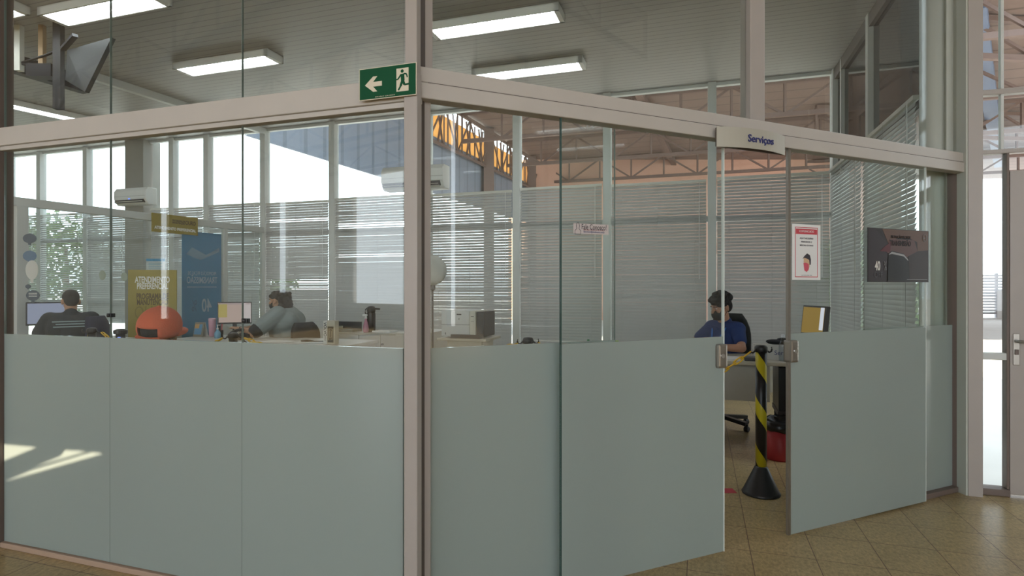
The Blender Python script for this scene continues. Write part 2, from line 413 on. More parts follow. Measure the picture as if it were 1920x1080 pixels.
struct(MB(FE.M).box(s0, s1+.98, -.004, .004, FE.z(1880, 283), 5.6).build('window_%d' % n, CLEARW)); n += 1
ds0 = s1+.004
d3 = sroot('door_3', FE.M @ Matrix.Translation((ds0, -.05, 0)))
dz = FE.z(1905, 321, -.0)
DE = ds0+.97
struct(MB(FE.M).box(DE, 5.2, -.08, .08, 0, 5.6).build('wall_entrance_blocker', HALLW0))  # unseen wall added to keep bright sky out of the right panes' reflections
b = MB(FE.M); w = FE.at(1919, -.0)-ds0
b.box(ds0, ds0+w, -.03, .015, .012, dz); b.box(ds0+.85, ds0+.95, -.03, .015, .012, dz); b.box(ds0+w, ds0+.85, -.025, .010, dz-.10, dz); b.box(ds0+w, ds0+.85, -.025, .010, .012, .2); b.box(ds0+w, ds0+.85, -.025, .010, .98, 1.06)
b.build('door_frame', ALU, d3, bevel=.004)
MB(FE.M).box(ds0+w, ds0+.85, -.010, -.004, .2, dz-.1).build('door_pane', CLEARW, d3)
zh = FE.z(1905, 640, -.05); hs = FE.at(1906, -.035)
MB(FE.M).box(hs-.018, hs+.018, -.037, -.030, zh-.16, zh+.05, .003).build('lock_plate', STEEL, d3)
b = MB(FE.M); b.tube([(hs, -.037, zh), (hs, -.080, zh), (hs+.02, -.090, zh), (hs+.13, -.090, zh)], .010, 10); hd = b.build('door_handle', STEEL, d3, smooth=True)
b = MB(FE.M); b.box(hs-.011, hs+.011, -.043, -.036, zh-.09, zh-.055, .003); b.build('key_cylinder', BRONZE, d3)

# ------------------------------------------------------------------ back wall
xs_m = [1566, 1335, 1139, 970, 803, 626, 497, 391, 326]
ms = [FB.at(x) for x in xs_m]
ms[0] = 0.
colA, colB = FB.at(283), FB.at(249)
ms2 = [FB.at(165), FB.at(78), FB.at(20), FB.at(-60), FB.at(-130)]
WALLP = mat('wall_paint', (.62, .62, .58), .6, noise=.03, nscale=3)
struct(MB(FB.M).box(-.05, 16.5, -.12, -.0, 0, .30).build('wall_back', WALLP))
allm = ms + ms2
for k, s in enumerate(allm):
    w = .055 if k else .04
    trim(FB, [(s-w, s+w, -.06, .07, .30, CEIL)] if k else [(-.03, .05, -.06, .06, .30, CEIL)], ALU2)
trim(FB, [(.05, colA, -.05, .03, 4.115, CEIL), (.05, colA, -.05, .03, .30, .36), (colB, 16.4, -.05, .03, 4.115, CEIL), (colB, 16.4, -.05, .03, .30, .36)], ALU2)
trim(FB, [(.05, colA, -.04, .0, 2.28, 2.36), (colB, 16.4, -.04, .0, 2.28, 2.36), (colB, 16.4, -.04, .0, 1.05, 1.11)], ALU2)
struct(MB(FB.M).box(colA, colB, -.20, .16, 0, CEIL).build('wall_back_column', mat('concrete_grey', (.30, .29, .26), .7, noise=.08, nscale=4)))
ends = sorted(ms + [colA]); ends2 = sorted(ms2 + [colB])
for a, b_ in list(zip(ends, ends[1:])) + list(zip(ends2, ends2[1:])):
    struct(MB(FB.M).box(a+.03, b_-.03, -.02, -.012, .34, 4.12).build('window_%d' % n, CLEARW)); n += 1
# far left closing wall
LWA = FB.p(16.2); LWB = FL.p(8.5)
def wall2(name, p, q, z0, z1, m, th=.12):
    fr = Frame(p, (q[0]-p[0], q[1]-p[1])); L = math.hypot(q[0]-p[0], q[1]-p[1])
    return struct(MB(fr.M).box(0, L, -th, 0, z0, z1).build(name, m))
wall2('wall_left', (LWB.x, LWB.y), (LWA.x, LWA.y), 0, CEIL, WALLP)

# ------------------------------------------------------------------ side wall (right)
stm = FS.at(1633)
trim(FS, [(.02, .17, -.05, .03, .0, CEIL)], COLM)
trim(FS, [(stm-.045, stm+.045, -.06, .04, .3, CEIL), (SC_-.10, SC_-.0, -.06, .05, .3, CEIL), (SC_-.45, SC_-.40, -.06, .03, .3, CEIL)], ALU2)
trim(FS, [(.17, SC_, -.05, .03, 4.02, CEIL), (.17, SC_, -.05, .02, 2.80, 2.86)], DARKGAP)
struct(MB(FS.M).box(.0, SC_+.05, -.12, .0, 0, .30).build('wall_side', WALLP))
struct(MB(FS.M).box(.17, SC_, -.02, -.012, 2.86, 4.02).build('window_%d' % n, SMOKED)); n += 1
struct(MB(FS.M).box(.17, SC_, -.02, -.012, .30, 2.80).build('window_%d' % n, CLEARW)); n += 1

# ------------------------------------------------------------------ venetian blinds
def blind(fr, s0, s1, ztop, zbot, o, label, tilt=62, group='closed venetian blinds', pitch=.043, odd=()):
    r = thing('venetian_blind', fr.M @ Matrix.Translation(((s0+s1)/2, o, zbot)), label, 'blind', group)
    MB(fr.M).box(s0, s1, o-.022, o+.022, ztop-.035, ztop).build('headrail', OFFW, r)
    b = MB(fr.M); z = ztop-.06; k = 0
    rnd = random.Random(int(s0*100)+17)
    while z > zbot+.03:
        t = R(tilt+rnd.uniform(-2, 2) - (30 if k in odd else 0)); w = .025; c, s_ = math.cos(t), math.sin(t)
        dz0, dz1 = rnd.uniform(-.0015, .0015), rnd.uniform(-.0015, .0015)
        prof = [(-w, 0), (-w*.4, .003), (w*.4, .003), (w, 0)]
        # outer edge high, inner edge low: the room sees the convex face
        pp = [(o+u*c+v*s_, z-u*s_+v*c) for u, v in prof]
        A = b._v([(s0, y, zz+dz0) for y, zz in pp]); B = b._v([(s1, y, zz+dz1) for y, zz in pp])
        for i in range(3): b.bm.faces.new([A[i], B[i], B[i+1], A[i+1]])
        z -= pitch; k += 1
    b.build('slats', SLAT, r, smooth=True)
    MB(fr.M).box(s0, s1, o-.02, o+.02, z-.0, z+.018).build('bottom_rail', OFFW, r)
    L = s1-s0; cs = [s0+.12, s1-.12] if L < 1.1 else [s0+.15, (s0+s1)/2, s1-.15]
    for c in cs:
        MB(fr.M).box(c-.0014, c+.0014, o+.026, o+.028, z, ztop-.03).build('ladder_cord', CORDM, r)
    MB(fr.M).tube([(s0+.09, o+.035, ztop-.03), (s0+.09, o+.035, ztop-1.35)], .004, 6).build('tilt_wand', WHITE, r)
    return r
bl = ['between the corner and the pillar behind the man in blue', 'behind the green spray bottle, right of the pale pillar',
      'behind the green marker and tray, under the small Fale Conosco sticker', 'behind the white printer', 'behind the black thermos, left of the corner post',
      'behind the woman in grey', 'behind the monitor of the woman in grey', 'behind the blue mirrored poster', 'behind the blue-headed notice beside the grey column']
ends = sorted(ms+[colA])
for k, (a, b_) in enumerate(zip(ends, ends[1:])):
    if b_-a < .2: continue
    blind(FB, a+.075, b_-.065, 2.87-.02*(k % 2), .42, .045, 'pale venetian blind ' + bl[k], tilt=55 if k < 4 else 62, odd=(9, 10, 21) if k == 4 else ((6, 30, 31, 33) if k == 5 else ()))
bl2 = [('pale venetian blind at far left, just left of the grey column under the air conditioner', 60), ('open-slatted venetian blind with bright greenery showing, behind the man in black', 36), ('narrow pale venetian blind behind the dark round stickers at far left', 45)]
e2 = sorted(ms2+[colB])
for k, (a, b_) in enumerate(zip(e2, e2[1:])):
    if k > 2: break
    blind(FB, a+.07, b_-.06, 2.86, .70, .045, bl2[k][0], tilt=bl2[k][1], group='blinds at the far left')
sb0 = FS.at(1722, .06); sbm = stm+.02
blind(FS, sb0, sbm-.05, 2.87, .42, .075, 'brownish venetian blind on side window nearest the round column', tilt=70, group='blinds on the side windows')
blind(FS, sbm+.03, SC_-.12, 2.87, .42, .075, 'brownish venetian blind on side window next to the far corner', tilt=70, group='blinds on the side windows')

# ------------------------------------------------------------------ ceiling lights
TUBE = emit('fluorescent_tube', (.93, .96, 1.), 26.)
def lamp(cx, cy, d, L, label):
    d = norm2(d); M = Frame((cx, cy), d).M @ Matrix.Translation((0, 0, CEIL))
    r = thing('ceiling_light', M, label, 'ceiling light', 'fluorescent ceiling lights')
    b = MB(); h = .085; w = .14
    b.box(-L/2, L/2, -w, -w+.018, -h, -.002); b.box(-L/2, L/2, w-.018, w, -h, -.002); b.box(-L/2, -L/2+.05, -w, w, -h, -.002); b.box(L/2-.05, L/2, -w, w, -h, -.002); b.box(-L/2, L/2, -w, w, -.012, -.002)
    b.build('housing', WHITE, r, local=True)
    for y in (-.06, .06):
        MB().lathe([(.016, -L/2+.06), (.016, L/2-.06)], (0, y, -.045), 10, 'X').build('tube', TUBE, r, local=True, smooth=True)
    b = MB(); k = -L/2+.09
    while k < L/2-.07:
        b.box(k-.001, k+.001, -w+.02, w-.02, -h, -.055); k += .055
    b.box(-L/2+.05, L/2-.05, -.004, .004, -h, -.02)
    b.build('louvre', mat('louvre_metal', (.8, .8, .8), .25, .6), r, local=True)
def axis_pt(a2, a1): return (a2*DL[0]+a1*A1[0], a2*DL[1]+a1*A1[1])
for a2, a1, lb in ((2.0, 5.58, 'long fluorescent ceiling light nearest the corner post, cut by the top edge'), (2.03, 6.92, 'long fluorescent ceiling light farther back, above the sloping beam right of the post'),
                   (5.46, 5.60, 'fluorescent ceiling light behind the middle upper pane at left'), (5.50, 4.10, 'wide louvred fluorescent ceiling light nearest at the upper left'),
                   (6.98, 3.80, 'fluorescent ceiling light in the top left corner')):
    x, y = axis_pt(a2, a1); lamp(x, y, DL, 1.42, lb)
p, q = pt(-30, 180, 8.3), pt(152, 221, 9.35); lamp((p.x+q.x)/2, (p.y+q.y)/2, (q.x-p.x, q.y-p.y), 1.8, 'added fluorescent light standing in for a reflected outside gap above the far left partition')  # added lamp in place of a bright strip, the reflection of an outside gap

# ------------------------------------------------------------------ inner partition at the left
PA = pt(38, 380, 6.68); PB = FB.p(FB.at(499))
FP = Frame((PA.x, PA.y), (PB.x-PA.x, PB.y-PA.y)); PL = math.hypot(PB.x-PA.x, PB.y-PA.y)
trim(FP, [(-.3, PL-.06, -.03, .03, 2.33, 2.43)], ALU2)
trim(FP, [(-.06, .06, -.05, .05, 0, 2.33), (FP.at(421)-.035, FP.at(421)+.035, -.03, .03, 0, 2.33), (FP.at(208)-.01, FP.at(208)+.01, -.02, .02, 1.1, 2.33)], ALU2)
struct(MB(FP.M).box(.06, PL-.1, -.005, .005, .75, 2.33).build('window_%d' % n, CLEARW)); n += 1
struct(MB(FP.M).box(.06, PL-.1, -.006, .006, .0, .745).build('wall_partition', WALLP))
trim(FP, [(FP.at(165), PL-.0, -.04, .04, CEIL-.10, CEIL)], ALU2)
struct(MB(FP.M).box(-2.2, .72, -.06, .06, 3.86, 4.06).build('trim_%d' % tn, mat('dark_beam', (.04, .045, .05), .5))); tn += 1

# ------------------------------------------------------------------ shed behind and canopy
SH0 = (-1.9, 18.8)
FSH = Frame(SH0, (.36, .933))
ROOFZ = 7.1
SIDING = lines_mat('siding', (.20, .235, .30), (.15, .18, .23), 0, .22, .18, .5, .3)
o = struct(MB(FSH.M).box(-8.6, 14., -.05, 0, 4.22, 5.95).build('wall_shed', SIDING))
struct(MB(FSH.M).box(-8.6, -2.9, -.05, 0, 5.95, ROOFZ).build('wall_shed_upper', SIDING))
AMBER = thin('amber_sheet', (.55, .30, .09), (.76, .51, .26), .75)
struct(MB(FSH.M).box(-2.9, 12., -.04, -.01, 5.95, 6.75).build('window_%d' % n, AMBER)); n += 1
ROOFM = lines_mat('roof_sheet', (.19, .135, .115), (.115, .082, .07), 1, .8, .10, .6, .3)
fa, fb = FSH.p(-8.6), FSH.p(14)
rp = [(fa.x, fa.y), (FB.p(-1).x, FB.p(-1).y+2.0), (16, 9.0), (40, 12), (42, 29.5), (fb.x, fb.y)]
oriented_slab('roof', ROOFM, rp, ROOFZ, ROOFZ+.1)
SALM = mat('salmon_wall', (.62, .37, .28), .8, noise=.05, nscale=1)
fw = FSH.p(7.6)
struct(MB().box(fw.x-1, 17.5, fw.y, fw.y+.2, -.12, 7.1).build('wall_far', SALM))
TR = mat('truss_steel', (.15, .10, .085), .6)
def truss(p, q, zt, zb, n_, w=.09, name='roof_truss', slope=0.):
    b = MB(); P, Q = Vector((p[0], p[1], 0)), Vector((q[0], q[1], 0))
    top = lambda t: P.lerp(Q, t)+Vector((0, 0, zt)); bot = lambda t: P.lerp(Q, t)+Vector((0, 0, zb+slope*t))
    b.bar(top(0), top(1), w*1.3); b.bar(bot(0), bot(1), w*1.3)
    for i in range(n_):
        t0, t1 = i/n_, (i+1)/n_
        b.bar(bot(t0), top(t0), w*.7)
        b.bar(*((bot(t0), top(t1)) if i % 2 else (top(t0), bot(t1))), w*.7)
    b.bar(bot(1), top(1), w*.7)
    return struct(b.build(name, TR))
for i, tt in enumerate((-4.0, 0., 4., 8., 11.5)):
    p = FSH.p(tt, -.3); p2 = Vector((p.x+30*(-DL[0]), p.y+30*(-DL[1]), 0))
    if tt < 0: p = Vector((FSH.p(tt, -6).x, FSH.p(tt, -6).y, 0))
    truss((p.x, p.y), (p2.x, p2.y), ROOFZ-.1, ROOFZ-1.0, 22)
for o_ in (-6., -13., -20., -27.):                                   # rafters running into the distance
    b = MB(); p, q = FSH.p(-4., o_), FSH.p(12, o_); p.z = q.z = ROOFZ-.16; b.bar(p, q, .22, .2); struct(b.build('roof_rafter', TR))
truss(tuple(FSH.p(-3, -.25).xy), tuple(FSH.p(11.8, -.25).xy), ROOFZ-.12, 5.7, 16, .06, 'lattice_truss')
b = MB()
for k in range(44):
    t = -3+14.8*k/44; p, q = FSH.p(t, -.12), FSH.p(t+.35*((k % 3)-1), -.12); p.z = 5.75; q.z = ROOFZ-.15; b.bar(p, q, .05)
struct(b.build('lattice_rods', TR))
for t in (2.2, 6.9):
    b = MB(); p = FSH.p(t, -.3); b.box(p.x-.18, p.x+.18, p.y-.18, p.y+.18, -.12, ROOFZ-.05); struct(b.build('column.%03d' % int(t), TR))
# canopy beams outside the entrance
for (x0, y0, x1, y1) in ((9, 11.2, 22, 26), (10, 9.6, 38, 27)):
    b = MB(); b.bar((x0, y0, ROOFZ-.2), (x1, y1, ROOFZ-.2), .35, .25); struct(b.build('canopy_beam', mat('canopy_blue', (.12, .16, .25), .5)))
truss((9.5, 12.), (38, 15.), ROOFZ-.1, ROOFZ-.9, 18); truss((9.5, 18.), (38, 21.), ROOFZ-.1, ROOFZ-.9, 18)
# fence in the yard
fence = thing('slat_fence', T(24, 28), 'grey horizontal slat fence far outside the entrance door', 'fence')
b = MB()
for k in range(14): b.box(18, 32, 27.98, 28.02, .05+k*.14, .05+k*.14+.10)
b.build('slats', mat('fence_grey', (.42, .40, .42), .6), fence)
for k in range(6): MB().box(18+k*2.8-.05, 18+k*2.8+.05, 28.02, 28.12, -.12, 2.05).build('post', mat('fence_post', (.35, .34, .36), .6), fence)
fp = solo(MB().prism([(23.0, 27.0), (24.8, 27.0), (24.8, 27.3), (23.0, 27.3)], -.12, 1.2).build('retaining_wall', mat('render_pale', (.6, .58, .56), .8)), 'pale low wall block in front of the yard fence outside', 'wall')
# trees beyond the left windows
LEAF = thin('leaf', (.07, .11, .05), (.12, .17, .06), .4)
for k, (x, y, h) in enumerate(((-13.2, 17, 3.6), (-17.5, 20, 4.0), (-9.0, 21, 3.0))):
    r = thing('garden_tree', T(x, y, -.12), ('bushy green tree outside, seen through the open blind at far left', 'bushy green tree outside beyond the far left corner', 'bushy green tree outside behind the blue poster')[k], 'tree', 'trees outside the left windows')
    MB().tube([(0, 0, 0), (.05, 0, h*.4), (0, .05, h*.75)], [.12, .09, .05], 8).build('trunk', mat('bark', (.12, .08, .05), .9), r, local=True)
    b = MB(); rn = random.Random(k)
    for _ in range(1500):
        v = Vector((rn.gauss(0, 1), rn.gauss(0, 1), rn.gauss(0, 1))).normalized()*rn.uniform(.5, 1)
        c = Vector((v.x*h*.42, v.y*h*.42, h*.62+v.z*h*.42)); u = Vector((rn.gauss(0, 1), rn.gauss(0, 1), rn.gauss(0, 1))).normalized()*.10; w = u.cross(Vector((rn.gauss(0, 1), rn.gauss(0, 1), 1))).normalized()*.06
        b.face([c-u, c+w, c+u, c-w])
    b.build('foliage', LEAF, r, local=True)

for k in range(4):
    x, y, h = 7.0+k*.62, 13.2-.15*(k % 2), 2.5+.3*((k*7) % 3)/2
    r = thing('hedge_shrub', T(x, y, -.12), 'dark leafy shrub outside behind the side window blinds', 'shrub', 'shrubs outside the side window')
    MB().tube([(0, 0, 0), (.02, 0, h*.5)], [.05, .03], 8).build('stem', mat('bark', (.12, .08, .05), .9), r, local=True)
    b = MB(); rn = random.Random(40+k)
    for _ in range(900):
        c = Vector((rn.uniform(-.28, .28), rn.uniform(-.3, .3), rn.uniform(.05, h))); u = Vector((rn.gauss(0, 1), rn.gauss(0, 1), rn.gauss(0, 1))).normalized()*.11; w = u.cross(Vector((rn.gauss(0, 1), rn.gauss(0, 1), 1))).normalized()*.07
        b.face([c-u, c+w, c+u, c-w])
    b.build('foliage', LEAF, r, local=True)

# ------------------------------------------------------------------ hall around the camera
HZ = 6.0
HALLW = mat('hall_wall', (.52, .49, .44), .7, noise=.04, nscale=2)
def holes_slab(name, m, outer, holes, M, th):
    cu = bpy.data.curves.new(name, 'CURVE'); cu.dimensions = '2D'; cu.fill_mode = 'BOTH'; cu.extrude = th/2
    for poly in [outer]+holes:
        sp = cu.splines.new('POLY'); sp.points.add(len(poly)-1); sp.use_cyclic_u = True
        for i, q in enumerate(poly): sp.points[i].co = (q[0], q[1], 0, 1)
    to = bpy.data.objects.new('tmp', cu); COL.objects.link(to); dg = bpy.context.evaluated_depsgraph_get()
    me = bpy.data.meshes.new_from_object(to.evaluated_get(dg)); bpy.data.objects.remove(to); me.name = name; me.materials.clear(); me.materials.append(m)
    o = bpy.data.objects.new(name, me); COL.objects.link(o); o.matrix_world = M; return struct(o)
SUN_TO = Vector((-.22, -.70, .66)).normalized()     # towards the sun: behind the camera, a little to the left
def up_to_roof(x, y):
    k = FL.p(FL.at(x, .006), .006); k.z = HC+(HOR-y)*k.y/F
    q = k+SUN_TO*((HZ-k.z)/SUN_TO.z); return (q.x, q.y)
patches = [[(2, 832), (70, 838), (2, 866)], [(55, 878), (112, 855), (122, 843), (165, 846)], [(2, 905), (60, 880.5), (172, 847), (196, 850)]]
fe0 = FE.p(-.02, .1)
rp = [(-16, -9.5), (HR, -9.5), (HR, hallR.y), (fe0.x, fe0.y)] + [tuple(FR.p(sEnd, .25).xy), tuple(FR.p(.1, .25).xy), tuple(FL.p(.1, -.25).xy), tuple(FL.p(8.5, -.25).xy), (-16, 4.4)]
rp_holes = [[up_to_roof(*q) for q in pp] for pp in patches]  # invented roof openings, shaped to cast the sun patches on the left front
HROOF = mat('hall_roof', (.33, .27, .23), .7, noise=.05, nscale=1)
holes_slab('ceiling_hall', HROOF, rp, rp_holes, Matrix.Translation((0, 0, HZ)), .003)
# upper closing bands between the room's ceiling and the hall roof
trim(FL, [(0, 8.5, -.2, -.1, CEIL+.14, HZ)], HALLW, .0, 'wall_upper_left'); trim(FR, [(0.12, sEnd, .1, .2, CEIL+.14, HZ)], HALLW, .0, 'wall_upper_right')
trim(FE, [(sc2, 3.9, -.05, .05, 5.6, HZ)], HALLW, .0, 'wall_entrance_upper')
def wall_holes(name, p, q, z1, holes, m):
    fr = Frame(p, (q[0]-p[0], q[1]-p[1])); L = math.hypot(q[0]-p[0], q[1]-p[1])
    M = fr.M @ Matrix(((1, 0, 0, 0), (0, 0, 1, 0), (0, 1, 0, 0), (0, 0, 0, 1)))
    return holes_slab(name, m, [(0, 0), (L, 0), (L, z1), (0, z1)], [[(a, c), (b, c), (b, d), (a, d)] for a, b, c, d in holes], M, .15), fr
w, frr = wall_holes('wall_rear', (-16, -9.5), (HR, -9.5), HZ, [(.5+k*3.2, 3.3+k*3.2, .8, 5.3) for k in range(7)], HALLW)  # unseen openings, enlarged to brighten the hall side of the glass
w, fre = wall_holes('wall_hall_right', (HR, -9.5), (HR, hallR.y), HZ, [(4.0, 4.3, .5, 5.6)], HALLW)  # unseen slot added so the right front mirrors a white strip
w, frl = wall_holes('wall_hall_left', (-16, 6), (-16, -9.5), HZ, [(12.8, 13.1, 1.2, 4.6), (9.2, 9.4, .5, 5.2)], HALLW)  # unseen slots, kept narrow to limit their streaks in the left panes
for k in range(4):
    y = -8.2+k*2.6
    truss((-15.8, y), (HR-.2, y), HZ-.1, HZ-.8, 16, .07, 'hall_truss')

# ------------------------------------------------------------------ signs and notices
M = FL.board(FL.at(727, .06), .06, FL.z(727, 154, .06), True)
sg = thing('exit_sign', M, 'green emergency exit sign with white arrow and running figure on corner post', 'sign')
W2, H2 = (FL.at(672, .06)-FL.at(779, .06))/2, .0645
MB(M).box(-W2, W2, -H2, H2, 0, .003).build('plate', CREAMS, sg)
MB(M).box(-W2+.003, W2-.003, -H2+.003, H2-.003, .003, .0042).build('green_face', GREENS, sg)
b = MB(M); ar = [(-.100, -.005), (-.062, .028), (-.043, .028), (-.062, .006), (-.022, .006), (-.022, -.013), (-.062, -.013), (-.043, -.034), (-.062, -.034)]
b.prism([(x-.002, y) for x, y in ar][::-1], .0042, .0052); b.build('arrow', CREAMS, sg)
dx = W2-.088
MB(M).box(dx, dx+.054, -.045, .047, .0042, .0050).build('door_symbol', CREAMS, sg)
b = MB(M)
def P2(u, v): return (dx+.027+u, v, .0054)
b.lathe([(.0068, .005), (.0068, .0058)], (dx+.026, .035, 0), 16)
for p_, q_, w_ in (((.000, .024), (.002, -.004), .016), ((-.006, .022), (-.020, .004), .006), ((-.020, .004), (-.030, .003), .005), ((.006, .024), (.018, .022), .006), ((.018, .022), (.022, .008), .005),
                   ((.000, -.002), (-.008, -.024), .010), ((-.008, -.024), (-.018, -.040), .007), ((.003, -.004), (.009, -.020), .010), ((.009, -.020), (.034, -.018), .007)):
    b.bar(P2(*p_), P2(*q_), w_, .0008)
b.build('running_figure', GREENS, sg)
text('ROTA SAÍDA M · 13.394 / 2004SP-24', .0058, CREAMS, M @ Matrix.Translation((-.01, -.056, .0045)), 'small_print', sg)

# curved door sign
s_c = FR.at(1420, -.16); M = FR.board(s_c, -.115, FR.z(1420, 262, -.16), False)
sg = thing('door_sign', M, 'bowed beige metal sign reading Serviços on rail above the doorway', 'sign')
hw = (FR.at(1484, -.13)-FR.at(1358, -.13))/2; hh = .052
b = MB(M); N = 16
prev = None
for k in range(N+1):
    x = -hw+2*hw*k/N; d = .010+.045*(1-(x/hw)**2)
    cur = b._v([(x, -hh, d), (x, hh, d), (x, hh, d-.004), (x, -hh, d-.004)])
    if prev:
        for i in range(4): b.bm.faces.new([prev[i], prev[(i+1) % 4], cur[(i+1) % 4], cur[i]])
    else: b.bm.faces.new(cur[::-1])
    prev = cur
b.bm.faces.new(prev); b.build('curved_plate', mat('sign_beige', (.44, .42, .35), .4), sg, smooth=False)
MB(M).box(-hw+.005, hw-.005, -hh+.004, hh-.004, -.006, .010).build('mount', DARKGAP, sg)
text('Serviços', .054, BTXT, M @ Matrix.Translation((.015, -.002, .0560)), 'lettering', sg, depth=.002, bold=.0006)

# little sensor boxes on the rail
for xx, ya, yb, w_, lb in ((1388, 222, 237, .036, 'small pale square box on rail just left of the upper mullion'), (1434, 232, 241, .022, 'tiny pale box on rail just right of the upper mullion')):
    s = FR.at(xx, .02); r = thing('sensor_box', FR.M @ Matrix.Translation((s, .02, 2.30)), lb, 'sensor')
    z1 = FR.z(xx, ya, .02)
    MB(FR.M).box(s-w_, s+w_, 0, .045, 2.30, max(z1, 2.32)).build('case', mat('cream_case', (.62, .58, .40), .5), r, bevel=.003)
    MB(FR.M).box(s-w_*.6, s+w_*.5, -.002, 0, 2.305, max(z1, 2.32)-.012).build('face_plate', mat('olive_case', (.40, .40, .18), .5), r)

# notices on the right sliding door
def rect_notice(fr, xa, xb, y0, y1, o, name, label, cat, m, th=.0012, flip=False):
    sa, sb = fr.at(xa, o), fr.at(xb, o); xm = (xa+xb)/2; zc = fr.z(xm, (y0+y1)/2, o); h = abs(fr.z(xm, y0, o)-fr.z(xm, y1, o))/2; w = abs(sb-sa)/2
    M = fr.board((sa+sb)/2, o, zc, flip); r = thing(name, M, label, cat)
    MB(M).box(-w, w, -h, h, 0, th).build('sheet', m, r); return r, M, w, h
PO = OD-.0075
r, M, w, h = rect_notice(FR, 1485, 1538, 421, 525, PO, 'mask_notice', 'white notice with red border and masked face drawing on glass door', 'notice', PAPER)
b = MB(M); e = .004; iw, ih = w*.80, h*.90
for q in ((-iw, iw, ih-e, ih), (-iw, iw, -ih, -ih+e), (-iw, -iw+e, -ih, ih), (iw-e, iw, -ih, ih)): b.box(*q, .0012, .0018)
b.box(-iw+.006, iw-.006, ih*.72, ih*.93, .0012, .0018); b.build('red_border', REDTXT, r)
text('COMUNICADO', .017, PAPER, M @ Matrix.Translation((0, ih*.83, .0020)), 'header_lettering', r, depth=.0003)
for k, s in enumerate(('AQUI É NECESSÁRIO', 'PERMANECER C/', 'MÁSCARA DE PANO')):
    text(s, .0118, DTXT, M @ Matrix.Translation((0, ih*(.55-.14*k), .0016)), 'notice_lettering', r, depth=.0003, bold=.0003)
c0 = (0, -ih*.42)
b = MB(M); b.prism([(c0[0]+x*.031, c0[1]+y*.046) for x, y in ((-.75, .1), (-.7, .65), (-.2, .85), (.5, .8), (.9, .3), (.75, -.5), (.4, -1), (-.1, -.9))][::-1], .0012, .0020); b.build('face_drawing', mat('print_skin', (.62, .42, .26), .7), r)
b = MB(M); b.prism([(c0[0]+x*.034, c0[1]+y*.046) for x, y in ((-1, .45), (-.5, .85), (.1, 1.15), (.75, .95), (1, .4), (.95, -.2), (.72, -.3), (.6, .35), (-.1, .55), (-.6, .6))][::-1], .0020, .0026); b.build('hair_drawing', DTXT, r)
b = MB(M); b.prism([(c0[0]+x*.030, c0[1]+y*.046) for x, y in ((-.85, -.05), (-.2, .0), (.55, -.15), (.55, -.8), (.0, -1.15), (-.6, -.95))][::-1], .0020, .0026); b.build('mask_drawing', mat('print_red', (.62, .10, .14), .7), r)
text('o uso correto protege a todos', .007, DTXT, M @ Matrix.Translation((0, -ih*.92, .0016)), 'footer_lettering', r, depth=.0002)

r, M, w, h = rect_notice(FR, 1626, 1740, 430, 529, PO, 'promotion_poster', 'dark landscape poster of lorry front reading TRANSMISSÃO and 40% on glass', 'poster', mat('poster_dark', (.014, .009, .009), .4), .003)
def shape(pts, m, z, nm):
    b = MB(M); b.prism([(x*w, y*h) for x, y in pts], z, z+.0006); b.bm.normal_update(); return b.build(nm, m, r)
shape([(-.98, -.95), (-.45, -.95), (-.35, .4), (-.75, .95), (-.98, .98)], mat('print_plum', (0.023, 0.015, 0.019), .4), .003, 'cab_shadow')
shape([(-.55, .98), (.98, .98), (.98, .25), (.62, .1), (.6, .55), (.35, .68), (-.05, .68), (-.35, .45)], mat('print_dusk', (0.109, 0.055, 0.034), .4), .003, 'dusk_sky')
shape([(-.4, .1), (-.32, .62), (.5, .62), (.64, .1), (.4, -.05), (-.2, -.02)], mat('print_rose', (0.092, 0.042, 0.036), .4), .0036, 'cab_front')
shape([(-.62, .15), (-.3, .12), (-.28, .5), (-.5, .3)], mat('print_crimson', (0.084, 0.008, 0.013), .4), .0042, 'red_panel')
shape([(-.38, -.95), (-.36, .05), (-.25, .18), (.15, .08), (.30, -.15), (.34, -.95)], mat('print_black', (.008, .008, .010), .3), .0042, 'grille')
shape([(-.36, .02), (-.25, .14), (.15, .05), (.28, -.12), (.30, -.20), (.14, -.02), (-.24, .06)], mat('print_silver', (.32, .32, .32), .4), .0048, 'grille_trim')
shape([(.34, -.95), (.30, .0), (.62, .2), (.98, .25), (.98, -.95)], mat('print_umber', (0.019, 0.008, 0.006), .4), .0042, 'dusk_shadow')
text('PROMOÇÃO PEÇAS DE', .026, mat('print_ink', (.006, .004, .005), .5), M @ Matrix.Translation((.05*w, .70*h, .0046)), 'poster_lettering', r, sx=.72)
text('TRANSMISSÃO', .046, mat('print_ink', (.006, .004, .005), .5), M @ Matrix.Translation((.04*w, .46*h, .0046)), 'poster_lettering', r, sx=.68, bold=.0008)
text('40', .080, WTXT, M @ Matrix.Translation((-.70*w, -.42*h, .0046)), 'poster_lettering', r, sx=.62, bold=.001)
text('%', .080, mat('print_grey', (.16, .16, .16), .5), M @ Matrix.Translation((-.46*w, -.42*h, .0046)), 'poster_lettering', r, sx=.5)
text('OFF', .052, mat('print_faint', (.07, .07, .075), .5), M @ Matrix.Translation((-.68*w, -.74*h, .0046)), 'poster_lettering', r, sx=.9)
b = MB(M); b.tube([(.85*w+.018*math.cos(a*.3927), .72*h+.022*math.sin(a*.3927), .0046) for a in range(16)], .0016, 6, True); b.box(.82*w, .88*w, .70*h, .735*h, .004, .005); b.build('round_emblem', mat('print_grey', (.16, .16, .16), .5), r)
MB(M).box(.25*w, .95*w, -.90*h, -.885*h, .0048, .0052).build('fine_print', mat('print_silver', (.3, .3, .3), .4), r)

